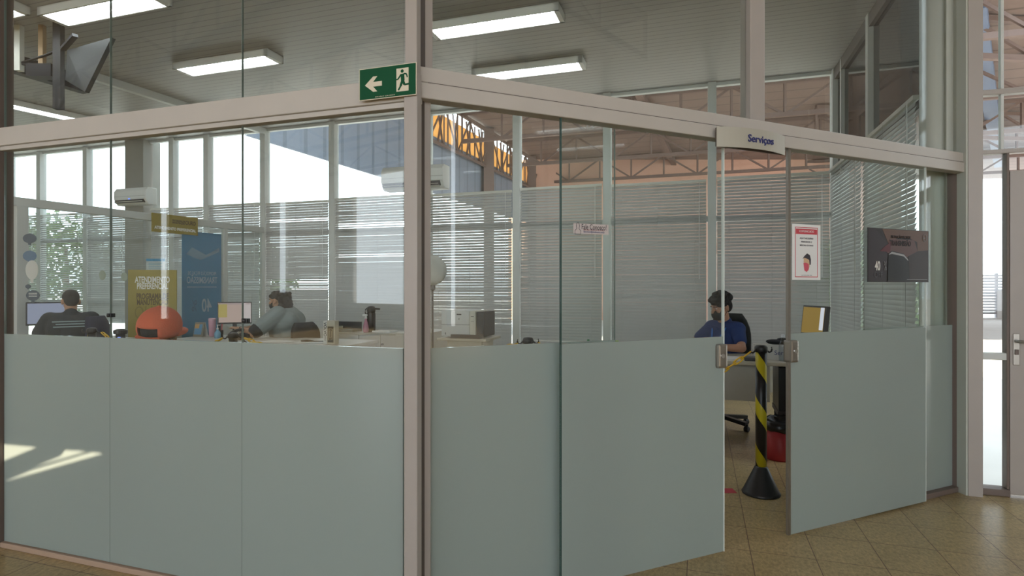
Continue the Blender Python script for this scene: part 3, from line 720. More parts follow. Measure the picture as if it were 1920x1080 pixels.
r, M, w, h = rect_notice(FR, 1075, 1141, 420, 439, OD-.0065, 'contact_sticker', 'small pinkish sticker reading Fale Conosco on the glass left of the doorway', 'sticker', mat('sticker_pink', (.56, .50, .48), .6))
text('Fale Conosco!', .036, DTXT, M @ Matrix.Translation((.16*w, h*.34, .0016)), 'lettering', r, sx=.66, depth=.0004)
text('Entre, fique à vontade, tire suas dúvidas e', .0105, mat('print_maroon', (.25, .07, .08), .6), M @ Matrix.Translation((.16*w, -.18*h, .0016)), 'lettering', r, sx=.66, depth=.0003)
text('faleconosco@atendimento.com.br', .0125, BTXT, M @ Matrix.Translation((.16*w, -.58*h, .0016)), 'lettering', r, sx=.66, depth=.0003)
b = MB(M); c = -.76*w
b.tube([(c+x*.017, y*.028, .002) for x, y in ((-.9, -.95), (-.9, -.35), (-.35, -.05), (-.5, .4), (-.35, .85), (0, 1), (.35, .85), (.5, .4), (.35, -.05), (.9, -.35), (.9, -.95))], .0012, 6, True); b.build('figure_outline', DTXT, r)

# round decals on the left panes and glass clamps
for k, (x, y, rad) in enumerate(((192, 516, 9), (233, 519, 8))):
    M = FL.board(FL.at(x, .006), .006, FL.z(x, y, .006), True); d = FL.p(FL.at(x)).y/F
    b = MB(M); b.lathe([(rad*d, 0), (rad*d, .0006)], (0, 0, 0), 24); o = b.build('round_sticker', thin('sticker_green', (.42, .47, .41), (.72, .78, .70), .65))
    solo(o, 'faint round greenish sticker on left pane, %s of the glass joint' % ('left' if k == 0 else 'right'), 'sticker')
for x, y, lb in ((208, 591, 'small black glass clamp on the joint near the left end of glass front'), (461, 601, 'small black glass clamp on the joint in front of the monitor')):
    s = FL.at(x); z = FL.z(x, y); r = thing('glass_clamp', FL.M @ Matrix.Translation((s, 0, z)), lb, 'clamp', 'glass clamps')
    MB(FL.M).box(s-.016, s+.016, -.012, .012, z-.010, z+.010, .004).build('body', BLACK, r)
    b = MB(FL.M).ell((s, .014, z), (.010, .006, .008)); b.build('screw_cap', BLACK, r)
# dark balloon decals on the partition post
DEC = mat('decal_navy', (.025, .045, .07), .4); DEC2 = mat('decal_blue', (.06, .13, .22), .4)
for k, (x, y, rx, ry, m, lb) in enumerate(((56, 447, 12, 9, DEC, 'dark tilted oval sticker, topmost on the partition post'), (56, 480, 12, 10, DEC2, 'blue oval sticker second from the top on the partition post'), (60, 506, 11, 18, mat('decal_cream', (.62, .60, .55), .5), 'tall cream oval sticker on the partition post'),
                                        (53, 537, 5, 4, DEC, 'smallest dark oval sticker on the partition post'), (62, 554, 12, 10, DEC, 'dark oval sticker with white lines, lowest on the partition post'))):
    q = pt(x, y, 6.60); M = board((1, .1), q); b = MB(M); sc = 6.6/F
    b.prism([(rx*sc*math.cos(a*.2618), ry*sc*math.sin(a*.2618)) for a in range(24)], 0, .003)
    b.prism([(-.25*rx*sc, -ry*sc*.9), (.25*rx*sc, -ry*sc*.9), (.22*rx*sc, -ry*sc*1.35), (-.22*rx*sc, -ry*sc*1.35)], 0, .003)
    r = thing('oval_sticker', M, lb, 'sticker', 'oval stickers on the partition post'); b.build('shape', m, r)
    if k == 4:
        bb = MB(M)
        for j in range(3): bb.box(-.6*rx*sc, .6*rx*sc, (.35-.3*j)*ry*sc, (.45-.3*j)*ry*sc, .003, .004)
        bb.build('white_lines', WTXT, r)

# ------------------------------------------------------------------ furniture helpers
def desk_M(x, y, z=0): return Matrix(((-DL[0], A1[0], 0, x), (-DL[1], A1[1], 0, y), (0, 0, 1, z), (0, 0, 0, 1)))
def desk(name, M, L, D, H, label, m_top=BEIGE, m_leg=LGREY, panel=(0, 1)):
    """local x along the back wall to the right, y into the room's depth; origin at near-left floor corner"""
    r = thing(name, M, label, 'desk')
    MB().box(0, L, 0, D, H-.035, H, .008).build('desktop', m_top, r, local=True)
    for x in (.02, L-.05): MB().box(x, x+.03, .06, D-.06, 0, H-.035).build('side_leg', m_leg, r, local=True)
    MB().box(panel[0]*L+.05, panel[1]*L-.05, .14, .158, .38, H-.035).build('modesty_panel', m_leg, r, local=True)
    return r
def chair(x, y, d, label, htop, m=BFAB, arms=False, wide=.23):
    r = thing('office_chair', face_to(x, y, 0, d), label, 'chair', 'office chairs')
    MB().box(-.24, .24, -.22, .24, .42, .50, .035).build('seat', m, r, local=True, smooth=True)
    b = MB(); N = 9; hb = htop-.56
    pr = []
    for i in range(N):
        t = i/(N-1); z = .56+hb*t; wv = wide*(1-.30*abs(2*t-.9)**3); pr.append((z, wv, -.27-.05*math.sin(t*3)))
    vs = []
    for z, wv, y0 in pr:
        row = []
        for k in range(9):
            u = -1+k/4; row.append((u*wv, y0+.05*u*u, z))
        vs.append(row)
    F_ = [b._v(r_) for r_ in vs]; B_ = [b._v([(p[0]*.97, p[1]-.055, p[2]) for p in r_]) for r_ in vs]
    for G, inv in ((F_, 0), (B_, 1)):
        for i in range(N-1):
            for k in range(8): q = [G[i][k], G[i][k+1], G[i+1][k+1], G[i+1][k]]; b.bm.faces.new(q[::-1] if inv else q)
    for i in range(N-1):
        b.bm.faces.new([F_[i][0], F_[i+1][0], B_[i+1][0], B_[i][0]]); b.bm.faces.new([F_[i][8], F_[i+1][8], B_[i+1][8], B_[i][8]])
    for k in range(8): b.bm.faces.new([F_[0][k], F_[0][k+1], B_[0][k+1], B_[0][k]]); b.bm.faces.new([F_[-1][k], F_[-1][k+1], B_[-1][k+1], B_[-1][k]])
    b.build('backrest', m, r, local=True, smooth=True)
    MB().bar((0, -.20, .44), (0, -.34, .62), .06, .02).build('back_bracket', BLACK, r, local=True)
    MB().lathe([(.028, .10), (.028, .30), (.02, .30), (.02, .42)], (0, 0, 0), 14).build('gas_column', BLACK, r, local=True)
    b = MB()
    for k in range(5):
        a = k*2*math.pi/5+.3; b.bar((0, 0, .10), (.29*math.cos(a), .29*math.sin(a), .075), .05, .035)
    st = b.build('star_base', BLACK, r, local=True)
    for k in range(5):
        a = k*2*math.pi/5+.3; c = (.29*math.cos(a), .29*math.sin(a), 0)
        bb = MB(Matrix.Translation(c) @ Matrix.Rotation(a, 4, 'Z')); bb.lathe([(.020, -.022), (.028, -.016), (.028, .016), (.020, .022)], (0, 0, .028), 14, 'X'); bb.box(-.01, .01, -.008, .008, .03, .075); bb.build('castor', BLACK, r, local=True)
    if arms:
        for sx in (-1, 1):
            b = MB(); b.tube([(sx*.24, -.05, .46), (sx*.28, -.05, .50), (sx*.28, -.05, .66)], .014, 8); b.box(sx*.28-.03, sx*.28+.03, -.18, .12, .66, .69, .01); b.build('armrest', BLACK, r, local=True)
    return r
def monitor(x, y, z, d, w, h, label, scr, base=True, lift=.10, tilt=-6, extra=None):
    r = thing('monitor', face_to(x, y, z, d), label, 'monitor')
    M = Matrix.Translation((0, 0, lift+h/2)) @ Matrix.Rotation(R(-tilt), 4, 'X')
    MB(M).box(-w/2, w/2, -.04, .0, -h/2, h/2, .006).build('bezel', BLACK, r, local=True)
    s = MB(M).box(-w/2+.016, w/2-.016, .0, .002, -h/2+.02, h/2-.016).build('screen', scr, r, local=True)
    if extra:
        for (u0, u1, v0, v1, m) in extra: MB(M).box(w*(u0-.5), w*(u1-.5), .002, .003, h*(v0-.5), h*(v1-.5)).build('screen_window', m, s, local=True)
    MB().bar((0, -.035, .012), (0, -.045, lift+h*.45), .05, .02).build('stand_neck', BLACK, r, local=True)
    MB().lathe([(.10, 0), (.10, .008), (.04, .014)], (0, -.03, 0), 24).build('stand_foot', BLACK, r, local=True)
    return r

# ------------------------------------------------------------------ stanchions and chains
def stripe_mat():
    m, t, o = nt('hazard_stripe'); p = t.nodes.new('ShaderNodeBsdfPrincipled'); p.inputs['Roughness'].default_value = .35
    tc = t.nodes.new('ShaderNodeTexCoord'); sx = t.nodes.new('ShaderNodeSeparateXYZ'); link(t, tc.outputs['Object'], sx.inputs[0])
    at = t.nodes.new('ShaderNodeMath'); at.operation = 'ARCTAN2'; link(t, sx.outputs['Y'], at.inputs[0]); link(t, sx.outputs['X'], at.inputs[1])
    a = t.nodes.new('ShaderNodeMath'); a.operation = 'MULTIPLY'; a.inputs[1].default_value = 1/6.2832; link(t, at.outputs[0], a.inputs[0])
    z = t.nodes.new('ShaderNodeMath'); z.operation = 'MULTIPLY_ADD'; z.inputs[1].default_value = 3.1; z.inputs[2].default_value = .85; link(t, sx.outputs['Z'], z.inputs[0])
    s = t.nodes.new('ShaderNodeMath'); s.operation = 'ADD'; link(t, z.outputs[0], s.inputs[0]); link(t, a.outputs[0], s.inputs[1])
    f = t.nodes.new('ShaderNodeMath'); f.operation = 'FRACT'; link(t, s.outputs[0], f.inputs[0])
    l = t.nodes.new('ShaderNodeMath'); l.operation = 'LESS_THAN'; l.inputs[1].default_value = .36; link(t, f.outputs[0], l.inputs[0])
    mx = t.nodes.new('ShaderNodeMix'); mx.data_type = 'RGBA'; link(t, l.outputs[0], mx.inputs['Factor']); mx.inputs['A'].default_value = (.010, .010, .012, 1); mx.inputs['B'].default_value = (.60, .50, .02, 1)
    link(t, mx.outputs['Result'], p.inputs['Base Color']); link(t, p.outputs['BSDF'], o.inputs['Surface']); return m
STRIPE = stripe_mat()
def stanchion(x, y, label, rz=0.):
    r = thing('stanchion', T(x, y, 0, rz), label, 'stanchion', 'yellow and black stanchions')
    MB().lathe([(.122, 0), (.124, .008), (.116, .018), (.042, .178), (.036, .186)], (0, 0, 0), 32).build('cone_base', BLACK, r, local=True, smooth=True)
    MB().lathe([(.036, .18), (.036, .960)], (0, 0, 0), 24).build('striped_pole', STRIPE, r, local=True, smooth=True)
    MB().lathe([(.038, .955), (.042, .958), (.042, .988), (.034, 1.0), (.01, 1.004)], (0, 0, 0), 20).build('cap', BLACK, r, local=True, smooth=True)
    for sx in (-1, 1):
        MB().tube([(sx*.035, 0, .980), (sx*.050, 0, .962), (sx*.064, 0, .952), (sx*.080, 0, .957), (sx*.086, 0, .972), (sx*.082, 0, .988)], .006, 8).build('hook', BLACK, r, local=True, smooth=True)
    return r
def chain(p, q, sag, label, m=YEL, link_l=.062, wid=.020, rad=.0055, upto=1.):
    P, Q = Vector(p), Vector(q); L = (Q-P).length; N = max(6, int(L/(link_l*.80)))
    N = int(N*1.12)
    def at(t): v = P.lerp(Q, t); v.z -= sag*4*t*(1-t); return v
    b = MB()
    for i in range(int(N*upto)):
        a, c = at(i/N), at((i+1)/N); d = (c-a).normalized(); mid = (a+c)/2
        u = d.cross(Vector((0, 0, 1))).normalized(); v = u.cross(d)
        if i % 2: u, v = v, u
        hl = (c-a).length*.68; pts = []
        for k in range(14):
            an = 2*math.pi*k/14; ce, sn = math.cos(an), math.sin(an)
            pts.append(mid+d*(hl*(abs(ce)**.7)*(1 if ce > 0 else -1))+u*(wid*.62*(abs(sn)**.8)*(1 if sn > 0 else -1)))
        b.tube(pts, rad, 6, True)
    o = b.build('barrier_chain', m, smooth=True); return solo(o, label, 'chain')
Sa = pt(1427, 900, 3.90); Sa = (Sa.x, 3.90)
Sb = (pt(990, 540, 4.50).x, 4.50)
Sc = (pt(437, 540, 4.95).x, 4.95)
Sd = (pt(172, 540, 5.55).x, 5.55)
stanchion(*Sa, 'yellow and black stanchion standing in the doorway gap', .25)
stanchion(*Sb, 'stanchion behind right frosted pane, only its black cap showing', .2)
stanchion(*Sc, 'stanchion in front of the monitor, top just above left frosted glass', .2)
stanchion(*Sd, 'stanchion by the man in black, top just above left frosted glass', .2)
hk = lambda S, sgn, a=.2: (S[0]+sgn*.09*math.cos(a), S[1]+sgn*.09*math.sin(a), .955)
chain(hk(Sa, -1, .25), hk(Sb, 1), .34, 'yellow plastic chain hanging from stanchion in the doorway', upto=1.)
chain(hk(Sb, -1), hk(Sc, 1), .20, 'yellow plastic chain leaving the middle stanchion toward the left')
chain(hk(Sc, -1), hk(Sd, 1), .22, 'yellow plastic chain between the two stanchions at left', upto=1.)
q0 = Vector((Sc[0]+.18, Sc[1]+.05, .955)); 
chain((Sc[0]+.09, Sc[1]+.0, .93), (Sc[0]+.70, Sc[1]-.25, .90), .10, 'short black plastic chain beside the left stanchion near the woman', BLACK, .055, .020, .006)

# ------------------------------------------------------------------ right desk with its things
DT = .75
dq = pt(1474, 683, 4.90); DM = desk_M(dq.x-1.12*-DL[0], dq.y+1.12*DL[1], 0)
desk('reception_desk', DM, 1.72-.62+.33, .62, DT, 'beige office desk behind the stanchion with man in blue', panel=(0, .74))
def on(M, x, y, z=0): v = M @ Vector((x, y, z)); return v
def plate(px, Y, z=DT): return ((px-CX)/F*Y, Y, z)
# computer tower under the desk
v = on(DM, 1.08, .16); r = thing('computer_tower', desk_M(v.x, v.y, .0), 'black computer tower on small stand under the right desk', 'computer')
MB().box(0, .24, 0, .42, .30, .69, .008).build('case', BLACK, r, local=True); MB().box(-.005, .245, 0, .42, .26, .30).build('stand', DGREY, r, local=True)
for q in ((.01, .02), (.21, .02), (.01, .38), (.21, .38)): MB().box(q[0], q[0]+.02, q[1], q[1]+.02, 0, .26).build('stand_leg', DGREY, r, local=True)
# red bin
bq = (pt(1462, 840, 4.70).x, 4.70); r = thing('waste_bin', T(*bq), 'red round waste bin with black liner beside the stanchion', 'bin')
MB().lathe([(.115, 0), (.118, .01), (.145, .27), (.140, .27), (.11, .02)], (0, 0, 0), 28).build('bucket', REDP, r, local=True, smooth=True)
b = MB(); rn = random.Random(5); prof = [(.148, .235), (.152, .265), (.150, .30), (.12, .325), (.11, .31), (.08, .24)]
b.lathe(prof, (0, 0, 0), 28)
for vv in b.bm.verts: vv.co.x *= 1+rn.uniform(-.02, .03); vv.co.z += rn.uniform(-.008, .01)
b.build('liner', mat('black_film', (.01, .01, .012), .25), r, local=True, smooth=True)
# red tape on the floor
o = MB(Matrix.Translation((0, 0, 0))).box(pt(1340, 920, 3.95).x, pt(1377, 920, 3.95).x, 3.90, 3.99, .0002, .0016).build('floor_tape', REDTXT); solo(o, 'short strip of red tape on tiles behind the sliding door', 'tape')
# name plate, bottle, cloth, papers, monitor
v = plate(1458, 5.12); r = thing('name_plate', desk_M(v[0], v[1], DT), 'pale desk sign printed Serviços beside the stanchion top', 'sign')
b = MB(); b.prism([(-.05, 0), (.05, 0), (.03, .135), (-.02, .135)], -.20, .17); b.bm.transform(Matrix(((0, 0, 1, 0), (1, 0, 0, 0), (0, 1, 0, 0), (0, 0, 0, 1)))); b.build('block', LGREY, r, local=True)
text('Serviços', .055, BTXT, WM[r.name] @ Matrix.Translation((.06, -.043, .062)) @ Matrix.Rotation(R(81.5), 4, 'X'), 'lettering', r, depth=.001)
b = MB(); b.ell((0, 0, 0), (.11, .05, .022)); b.ell((.03, .01, .02), (.05, .035, .02)); b.ell((-.05, .0, .008), (.07, .04, .02)); o = b.build('cloth_bundle', BFAB, smooth=True); o.data.transform(Matrix.Translation((v[0]+.02, v[1]+.01, DT+.152))); solo(o, 'small black cloth lying on the pale Serviços desk sign', 'cloth')
CLB = glass('bottle_plastic', (.82, .85, .88), .06)
w_ = plate(1468, 5.02); r = thing('water_bottle', T(w_[0], w_[1], DT), 'clear plastic bottle on desk beside the right lock case', 'bottle')
MB().lathe([(.032, 0), (.034, .01), (.034, .13), (.030, .15), (.014, .19), (.013, .205)], (0, 0, 0), 20).build('body', CLB, r, local=True, smooth=True); MB().lathe([(.015, .205), (.015, .228), (.012, .23)], (0, 0, 0), 16).build('cap', mat('bottle_cap_white', (.7, .72, .75), .4), r, local=True)
w_ = plate(1380, 5.16); o = MB(desk_M(w_[0], w_[1], DT)).box(-.16, .16, -.12, .12, 0, .012).build('paper_stack', PAPER); solo(o, 'white papers on desk under the arm of man in blue', 'paper')
w_ = plate(1408, 5.08); r = thing('card_terminal', desk_M(w_[0], w_[1], DT), 'small dark card terminal on desk left of the stanchion', 'card terminal'); MB().box(-.06, .05, -.09, .08, 0, .03, .008).build('body', DGREY, r, local=True); MB().box(-.045, .035, .0, .06, .03, .033).build('display', mat('lcd_grey', (.25, .27, .25), .3), r, local=True)
mp = (pt(1524, 600, 5.25).x, 5.25)
SCRB = emit('screen_brown', (.62, .40, .10), .28)
SCRW = emit('screen_white', (.80, .82, .90), .55)
monitor(mp[0], mp[1], DT, (-1., .0), .40, .275, 'black monitor with amber screen on right desk behind the frosted door', SCRB, lift=.20, extra=[(.05, .20, .22, .95, SCRW)])

# ------------------------------------------------------------------ desks at left and middle
wq = pt(640, 650, 6.25); WMx = desk_M(wq.x-2.55*-DL[0], wq.y+2.55*DL[1])
desk('service_desk', WMx, 2.55, .78, DT, 'long pale desk in front of the woman in grey', m_top=LGREY)
def onW(px, py, z=DT): Y = dp(py, z); return ((px-CX)/F*Y, Y, z)
# monitor of the woman
q = onW(440, 631)
SCRP = emit('screen_pink', (.62, .47, .42), .42)
monitor(q[0], q[1], DT, (.42, -.9), .40, .285, 'black monitor with pinkish screen on desk facing the woman', SCRP, lift=.165, extra=[(.02, .24, .05, .95, emit('screen_pale', (.75, .66, .66), .42)), (.72, .97, .30, .90, emit('screen_yellow', (.55, .45, .16), .42)), (.02, .98, .88, .95, emit('screen_bar', (.50, .40, .40), .4))])
q = onW(452, 636); r = thing('desk_phone', desk_M(q[0], q[1], DT), 'dark telephone on desk below the pinkish monitor', 'telephone')
b = MB(); b.prism([(-.10, 0), (.10, 0), (.10, .075), (-.10, .025)], -.085, .085); b.bm.transform(Matrix(((0, 0, 1, 0), (1, 0, 0, 0), (0, 1, 0, 0), (0, 0, 0, 1)))); b.build('base', BLACK, r, local=True)
b = MB(); b.tube([(-.06, -.09, .075), (-.06, -.06, .10), (-.06, .06, .115), (-.06, .09, .10)], [.026, .018, .018, .026], 10); b.build('handset', BLACK, r, local=True, smooth=True)
b = MB()
for i in range(4):
    for j in range(3): b.box(.0+.024*j, .017+.024*j, -.06+.026*i, -.042+.026*i, .045+.0065*i, .053+.0065*i)
b.build('keys', DGREY, r, local=True)
q = onW(474, 617); r = thing('keyboard', desk_M(q[0]+.1, q[1]-.12, DT), 'black keyboard under the hands of the woman in grey', 'keyboard'); MB().box(-.2, .2, -.07, .07, 0, .02, .004).build('body', BLACK, r, local=True)
b = MB()
for i in range(4):
    for j in range(13): b.box(-.188+.029*j, -.164+.029*j, -.058+.030*i, -.034+.030*i, .02, .026)
b.build('keys', DGREY, r, local=True)
# small things at the desk's left end
q = onW(376, 631); r = thing('desk_calendar', board((1, -.25), q), 'small folded picture card with blue picture beside the pink tumbler', 'calendar')
for sgn in (1, -1):
    Mx = Matrix.Translation((0, 0, 0)) @ Matrix.Rotation(R(-14*sgn), 4, 'X'); MB(WM[r.name] @ Matrix.Translation((0, 0, .05*sgn)) @ Mx).box(-.075, .075, 0, .19, -.001, .001).build('card', mat('card_dark', (.20, .18, .14), .5) if sgn > 0 else PAPER, r)
Mx = WM[r.name] @ Matrix.Translation((0, 0, .05)) @ Matrix.Rotation(R(-14), 4, 'X')
MB(Mx).box(-.066, .045, .03, .165, .001, .002).build('picture', mat('print_sea', (.10, .27, .45), .5), r)
MB(Mx).box(-.066, -.0, .11, .165, .002, .003).build('picture_detail', mat('print_orange', (.5, .30, .12), .5), r)
q = onW(398, 631); r = thing('tumbler', T(*q), 'tall pink tumbler on desk left of the monitor', 'tumbler')
MB().lathe([(.034, 0), (.038, .01), (.044, .205), (.044, .215)], (0, 0, 0), 24).build('cup', mat('pink_plastic', (.62, .34, .42), .4), r, local=True, smooth=True); MB().lathe([(.046, .212), (.046, .232), (.036, .238)], (0, 0, 0), 24).build('lid', mat('pink_lid', (.66, .40, .48), .4), r, local=True)
q = onW(408, 634); r = thing('sanitizer_bottle', T(*q), 'small clear bottle of blue gel with pump in front of pink tumbler', 'bottle')
MB().lathe([(.036, 0), (.038, .01), (.038, .06), (.03, .08), (.012, .10), (.012, .11)], (0, 0, 0), 20).build('body', mat('blue_gel', (.16, .36, .50), .2), r, local=True, smooth=True)
b = MB(); b.lathe([(.014, .11), (.014, .128), (.005, .13), (.005, .16), (.012, .162), (.012, .168)], (0, 0, 0), 14); b.box(-.004, .035, -.004, .004, .160, .167); b.build('pump', WHITE, r, local=True)
q = onW(413, 632); r = thing('pen_pot', T(*q), 'dark pen pot with black and red pens beside monitor left edge', 'pen pot')
MB().lathe([(.034, 0), (.036, .09), (.032, .09), (.03, .01)], (0, 0, 0), 18).build('pot', BLACK, r, local=True)
for dx_, m, hh_, lb in ((-.012, BLACK, .27, 'tall black pen standing in the pen pot beside the monitor'), (.012, REDTXT, .17, 'red pen standing in the pen pot beside the monitor'), (.0, BLACK, .16, 'short black pen in the pen pot beside the monitor')):
    solo(MB(Matrix.Translation(q)).bar((dx_, 0, .015), (dx_*1.7, .005, hh_), .010 if hh_ < .2 else .014).build('pen', m), lb, 'pen', 'pens in the pot')
# papers and box with printed lettering at the right end of that desk
for k, (px, py, lb) in enumerate(((520, 640, 'white papers spread on desk in front of the woman in grey'), (585, 642, 'white sheets on desk next to the small standing box'))):
    q = onW(px, py); b = MB(desk_M(*q)); b.box(-.17, .15, -.1, .1, .0, .003); b.box(-.05, .22, -.14, .04, .003, .006); o = b.build('paper_sheets', PAPER); solo(o, lb, 'paper')
q = onW(573, 641.5); b = MB(desk_M(q[0], q[1], DT+.006)); b.tube([(-.06, 0, .008), (.02, .01, .010), (.10, .03, .006), (.22, .08, .005)], [.010, .012, .006, .004], 8); o = b.build('pen', BLACK); solo(o, 'thick black pen lying on the white sheets', 'pen')
q = onW(617, 645.5); Mb = board((.93, -.30), (q[0], q[1], DT)); r = thing('carton', Mb, 'small cream carton with dark picture and vertical lettering on desk end', 'carton')
MB(Mb).box(-.028, .075, .002, .265, -.075, .0).build('box', mat('cream_card', (.60, .56, .46), .6), r)
MB(Mb).box(-.075, -.028, .0, .262, -.075, .001).build('white_side', PAPER, r)
MB(Mb).box(-.018, .058, .02, .20, .0, .0015).build('dark_picture', mat('print_bronze', (.10, .085, .06), .5), r)
b = MB(Mb); b.tube([(-.005, .045, .002), (.04, .05, .002), (.046, .17, .002), (.002, .175, .002)], .004, 6, True); b.tube([(.01, .07, .002), (.032, .08, .002), (.034, .15, .002), (.012, .15, .002)], .003, 6, True); b.build('picture_lines', mat('print_cream', (.42, .38, .28), .5), r)
text('VOLVO', .048, DTXT, Mb @ Matrix.Translation((-.052, .165, .0022)) @ Matrix.Rotation(R(-90), 4, 'Z'), 'lettering', r, bold=.001)
text('FH', .034, mat('print_grey', (.16, .16, .16), .5), Mb @ Matrix.Translation((-.052, .06, .0022)) @ Matrix.Rotation(R(-90), 4, 'Z'), 'lettering', r)
# cabinet
cq = pt(632, 628, 8.0); Mc = desk_M(cq.x, cq.y); r = thing('low_cabinet', Mc, 'light grey low cabinet with doors carrying the black thermos', 'cabinet')
CW = 1.02
MB().box(0, CW, .02, .50, .04, .74).build('body', LGREY, r, local=True); MB().box(-.01, CW+.0, 0, .52, .74, .765).build('top', mat('grey_edge', (.40, .39, .35), .4), r, local=True); MB().box(.02, CW-.02, .05, .48, 0, .04).build('plinth', DGREY, r, local=True)
for k in range(3):
    x0 = .01+k*(CW/3); d = MB().box(x0, x0+CW/3-.008, 0, .02, .06, .735).build('cabinet_door', LGREY, r, local=True); MB().lathe([(.014, -.022), (.014, 0)], (x0+.03, 0, .62), 14, 'Y').build('knob', BLACK, d, local=True)
v = on(Mc, CW+.03, -.25); r = thing('file_cabinet', desk_M(v.x, v.y), 'light grey cabinet end standing right of the thermos cabinet, beside the corner post', 'cabinet')
MB().box(0, .42, 0, .8, 0, .80, .006).build('body', LGREY, r, local=True)
for k in range(2): d = MB().box(.01, .41, -.012, 0, .05+.37*k, .40+.37*k).build('drawer', LGREY, r, local=True); MB().box(.15, .27, -.025, -.012, .30+.37*k, .315+.37*k).build('pull', STEEL, d, local=True)
def onC(px, dy=.22, z=.765):
    fr = Frame((on(Mc, 0, dy).x, on(Mc, 0, dy).y), (-DL[0], -DL[1])); v = fr.p(fr.at(px)); return (v.x, v.y, z)
q = onC(696, .2); r = thing('thermos', T(*q), 'tall black pump thermos on low grey cabinet', 'thermos')
MB().lathe([(.057, 0), (.060, .01), (.060, .25), (.056, .27), (.050, .28)], (0, 0, 0), 28).build('body', mat('black_gloss', (.018, .014, .014), .25), r, local=True, smooth=True)
b = MB(); b.lathe([(.054, .275), (.060, .29), (.060, .32), (.048, .35), (.02, .36)], (0, 0, 0), 28); b.bar((.04, 0, .325), (.12, 0, .318), .035, .025); b.build('lid_spout', BLACK, r, local=True, smooth=True)
MB().tube([(-.052, 0, .335), (-.080, 0, .31), (-.084, 0, .27), (-.058, 0, .22)], .009, 8).build('handle', BLACK, r, local=True, smooth=True)
q = onC(686, .08); r = thing('spray_bottle', T(*q), 'pink spray bottle beside the black thermos', 'bottle')
MB().lathe([(.034, 0), (.040, .02), (.038, .08), (.024, .14), (.014, .17), (.014, .19)], (0, 0, 0), 22).build('body', mat('pink_liquid', (.50, .22, .30), .15), r, local=True, smooth=True)
b = MB(); b.lathe([(.018, .19), (.018, .205), (.012, .21), (.012, .23)], (0, 0, 0), 14); b.box(-.045, .02, -.010, .010, .225, .25); b.build('spray_head', WHITE, r, local=True)
q = onC(655, .3); r = thing('cup_tray', desk_M(*q), 'dark shallow tray on cabinet left of pink spray bottle', 'tray')
b = MB(); b.box(-.26, .2, -.01, .01, 0, .13); b.build('back_panel', DGREY, r, local=True); MB().box(-.26, .2, -.22, .0, 0, .03, .006).build('tray', mat('grey_green_plastic', (.16, .18, .17), .5), r, local=True)
for k in range(2):
    c = desk_M(*q) @ Vector((-.16+.10*k, -.13, .03)); o = MB(Matrix.Translation(c)).lathe([(.03, 0), (.036, .045), (.034, .045), (.028, .005)], (0, 0, 0), 16).build('cup', mat('cup_olive', (.25, .26, .2), .4), smooth=True)
    solo(o, 'small olive cup on the dark tray, %s' % ('the left one' if k == 0 else 'the one nearer the pink spray bottle'), 'cup', 'cups on the tray')
q = onC(722, .25); o = MB(desk_M(*q)).box(-.14, .14, -.11, .11, 0, .02).build('paper_stack', PAPER); solo(o, 'white papers on cabinet right of the black thermos', 'paper')
# standing fan disc
q = (pt(811, 506, 6.95).x, 6.95); r = thing('standing_fan', T(*q, 0), 'round pale disc on thin stand, half hidden by the corner post', 'fan')
zc = HC+(HOR-507)*6.95/F
MB().lathe([(.20, 0), (.20, .012), (.03, .05)], (0, 0, 0), 28).build('foot', WHITE, r, local=True, smooth=True); MB().lathe([(.012, .04), (.012, zc-.18)], (0, 0, 0), 12).build('pole', DGREY, r, local=True)
MB().lathe([(.05, -.052), (.13, -.045), (.172, -.02), (.180, .0), (.172, .015), (.12, .022), (.04, .025)], (0, -.06, zc), 32, 'Y').build('covered_head', mat('fan_cream', (.50, .50, .46), .6), r, local=True, smooth=True); MB().box(-.03, .03, -.05, .04, zc-.24, zc-.17, .01).build('control_box', DGREY, r, local=True)
# printer and its stand
Yp = 6.55; q = pt(868, 634, Yp); Mp = desk_M(q.x, q.y); zt = q.z
r = thing('printer_stand', Mp, 'beige stand carrying the white printer', 'stand')
MB().box(-.30, .30, -.06, .45, zt-.03, zt, .008).build('top', BEIGE, r, local=True); MB().box(-.20, .22, .02, .40, .05, zt-.03).build('body', BEIGE, r, local=True)
for q_ in ((-.2, .02), (.17, .02), (-.2, .35), (.17, .35)): MB().box(q_[0], q_[0]+.05, q_[1], q_[1]+.05, 0, .05).build('foot', DGREY, r, local=True)
r = thing('printer', Mp @ Matrix.Translation((0, .0, zt)), 'white office printer with dark side on beige stand', 'printer')
MB().box(-.27, .08, .0, .40, .015, .315, .012).build('case', mat('printer_white', (.62, .64, .64), .4), r, local=True)
MB().box(.155, .245, .02, .40, .015, .30, .012).build('dark_side', DGREY, r, local=True)
MB().box(.08, .155, -.004, .38, .015, .31, .012).build('control_column', mat('printer_cream', (.66, .64, .56), .4), r, local=True)
MB().box(-.27, .08, -.004, .0, .150, .154).build('drawer_gap', DGREY, r, local=True)
b = MB(); b.prism([(-.13, -.05), (.22, -.05), (.24, .02), (-.15, .02)], .0, .042); b.build('output_tray', BLACK, r, local=True)
MB().box(-.075, -.02, -.006, .0, .262, .276).build('badge', DGREY, r, local=True); b = MB(); b.box(-.05, -.044, -.006, 0, .21, .225); b.box(-.22, -.214, -.006, 0, .035, .06); b.box(.10, .135, -.008, 0, .245, .25); b.box(.10, .135, -.008, 0, .19, .193); b.build('marks', DTXT, r, local=True)
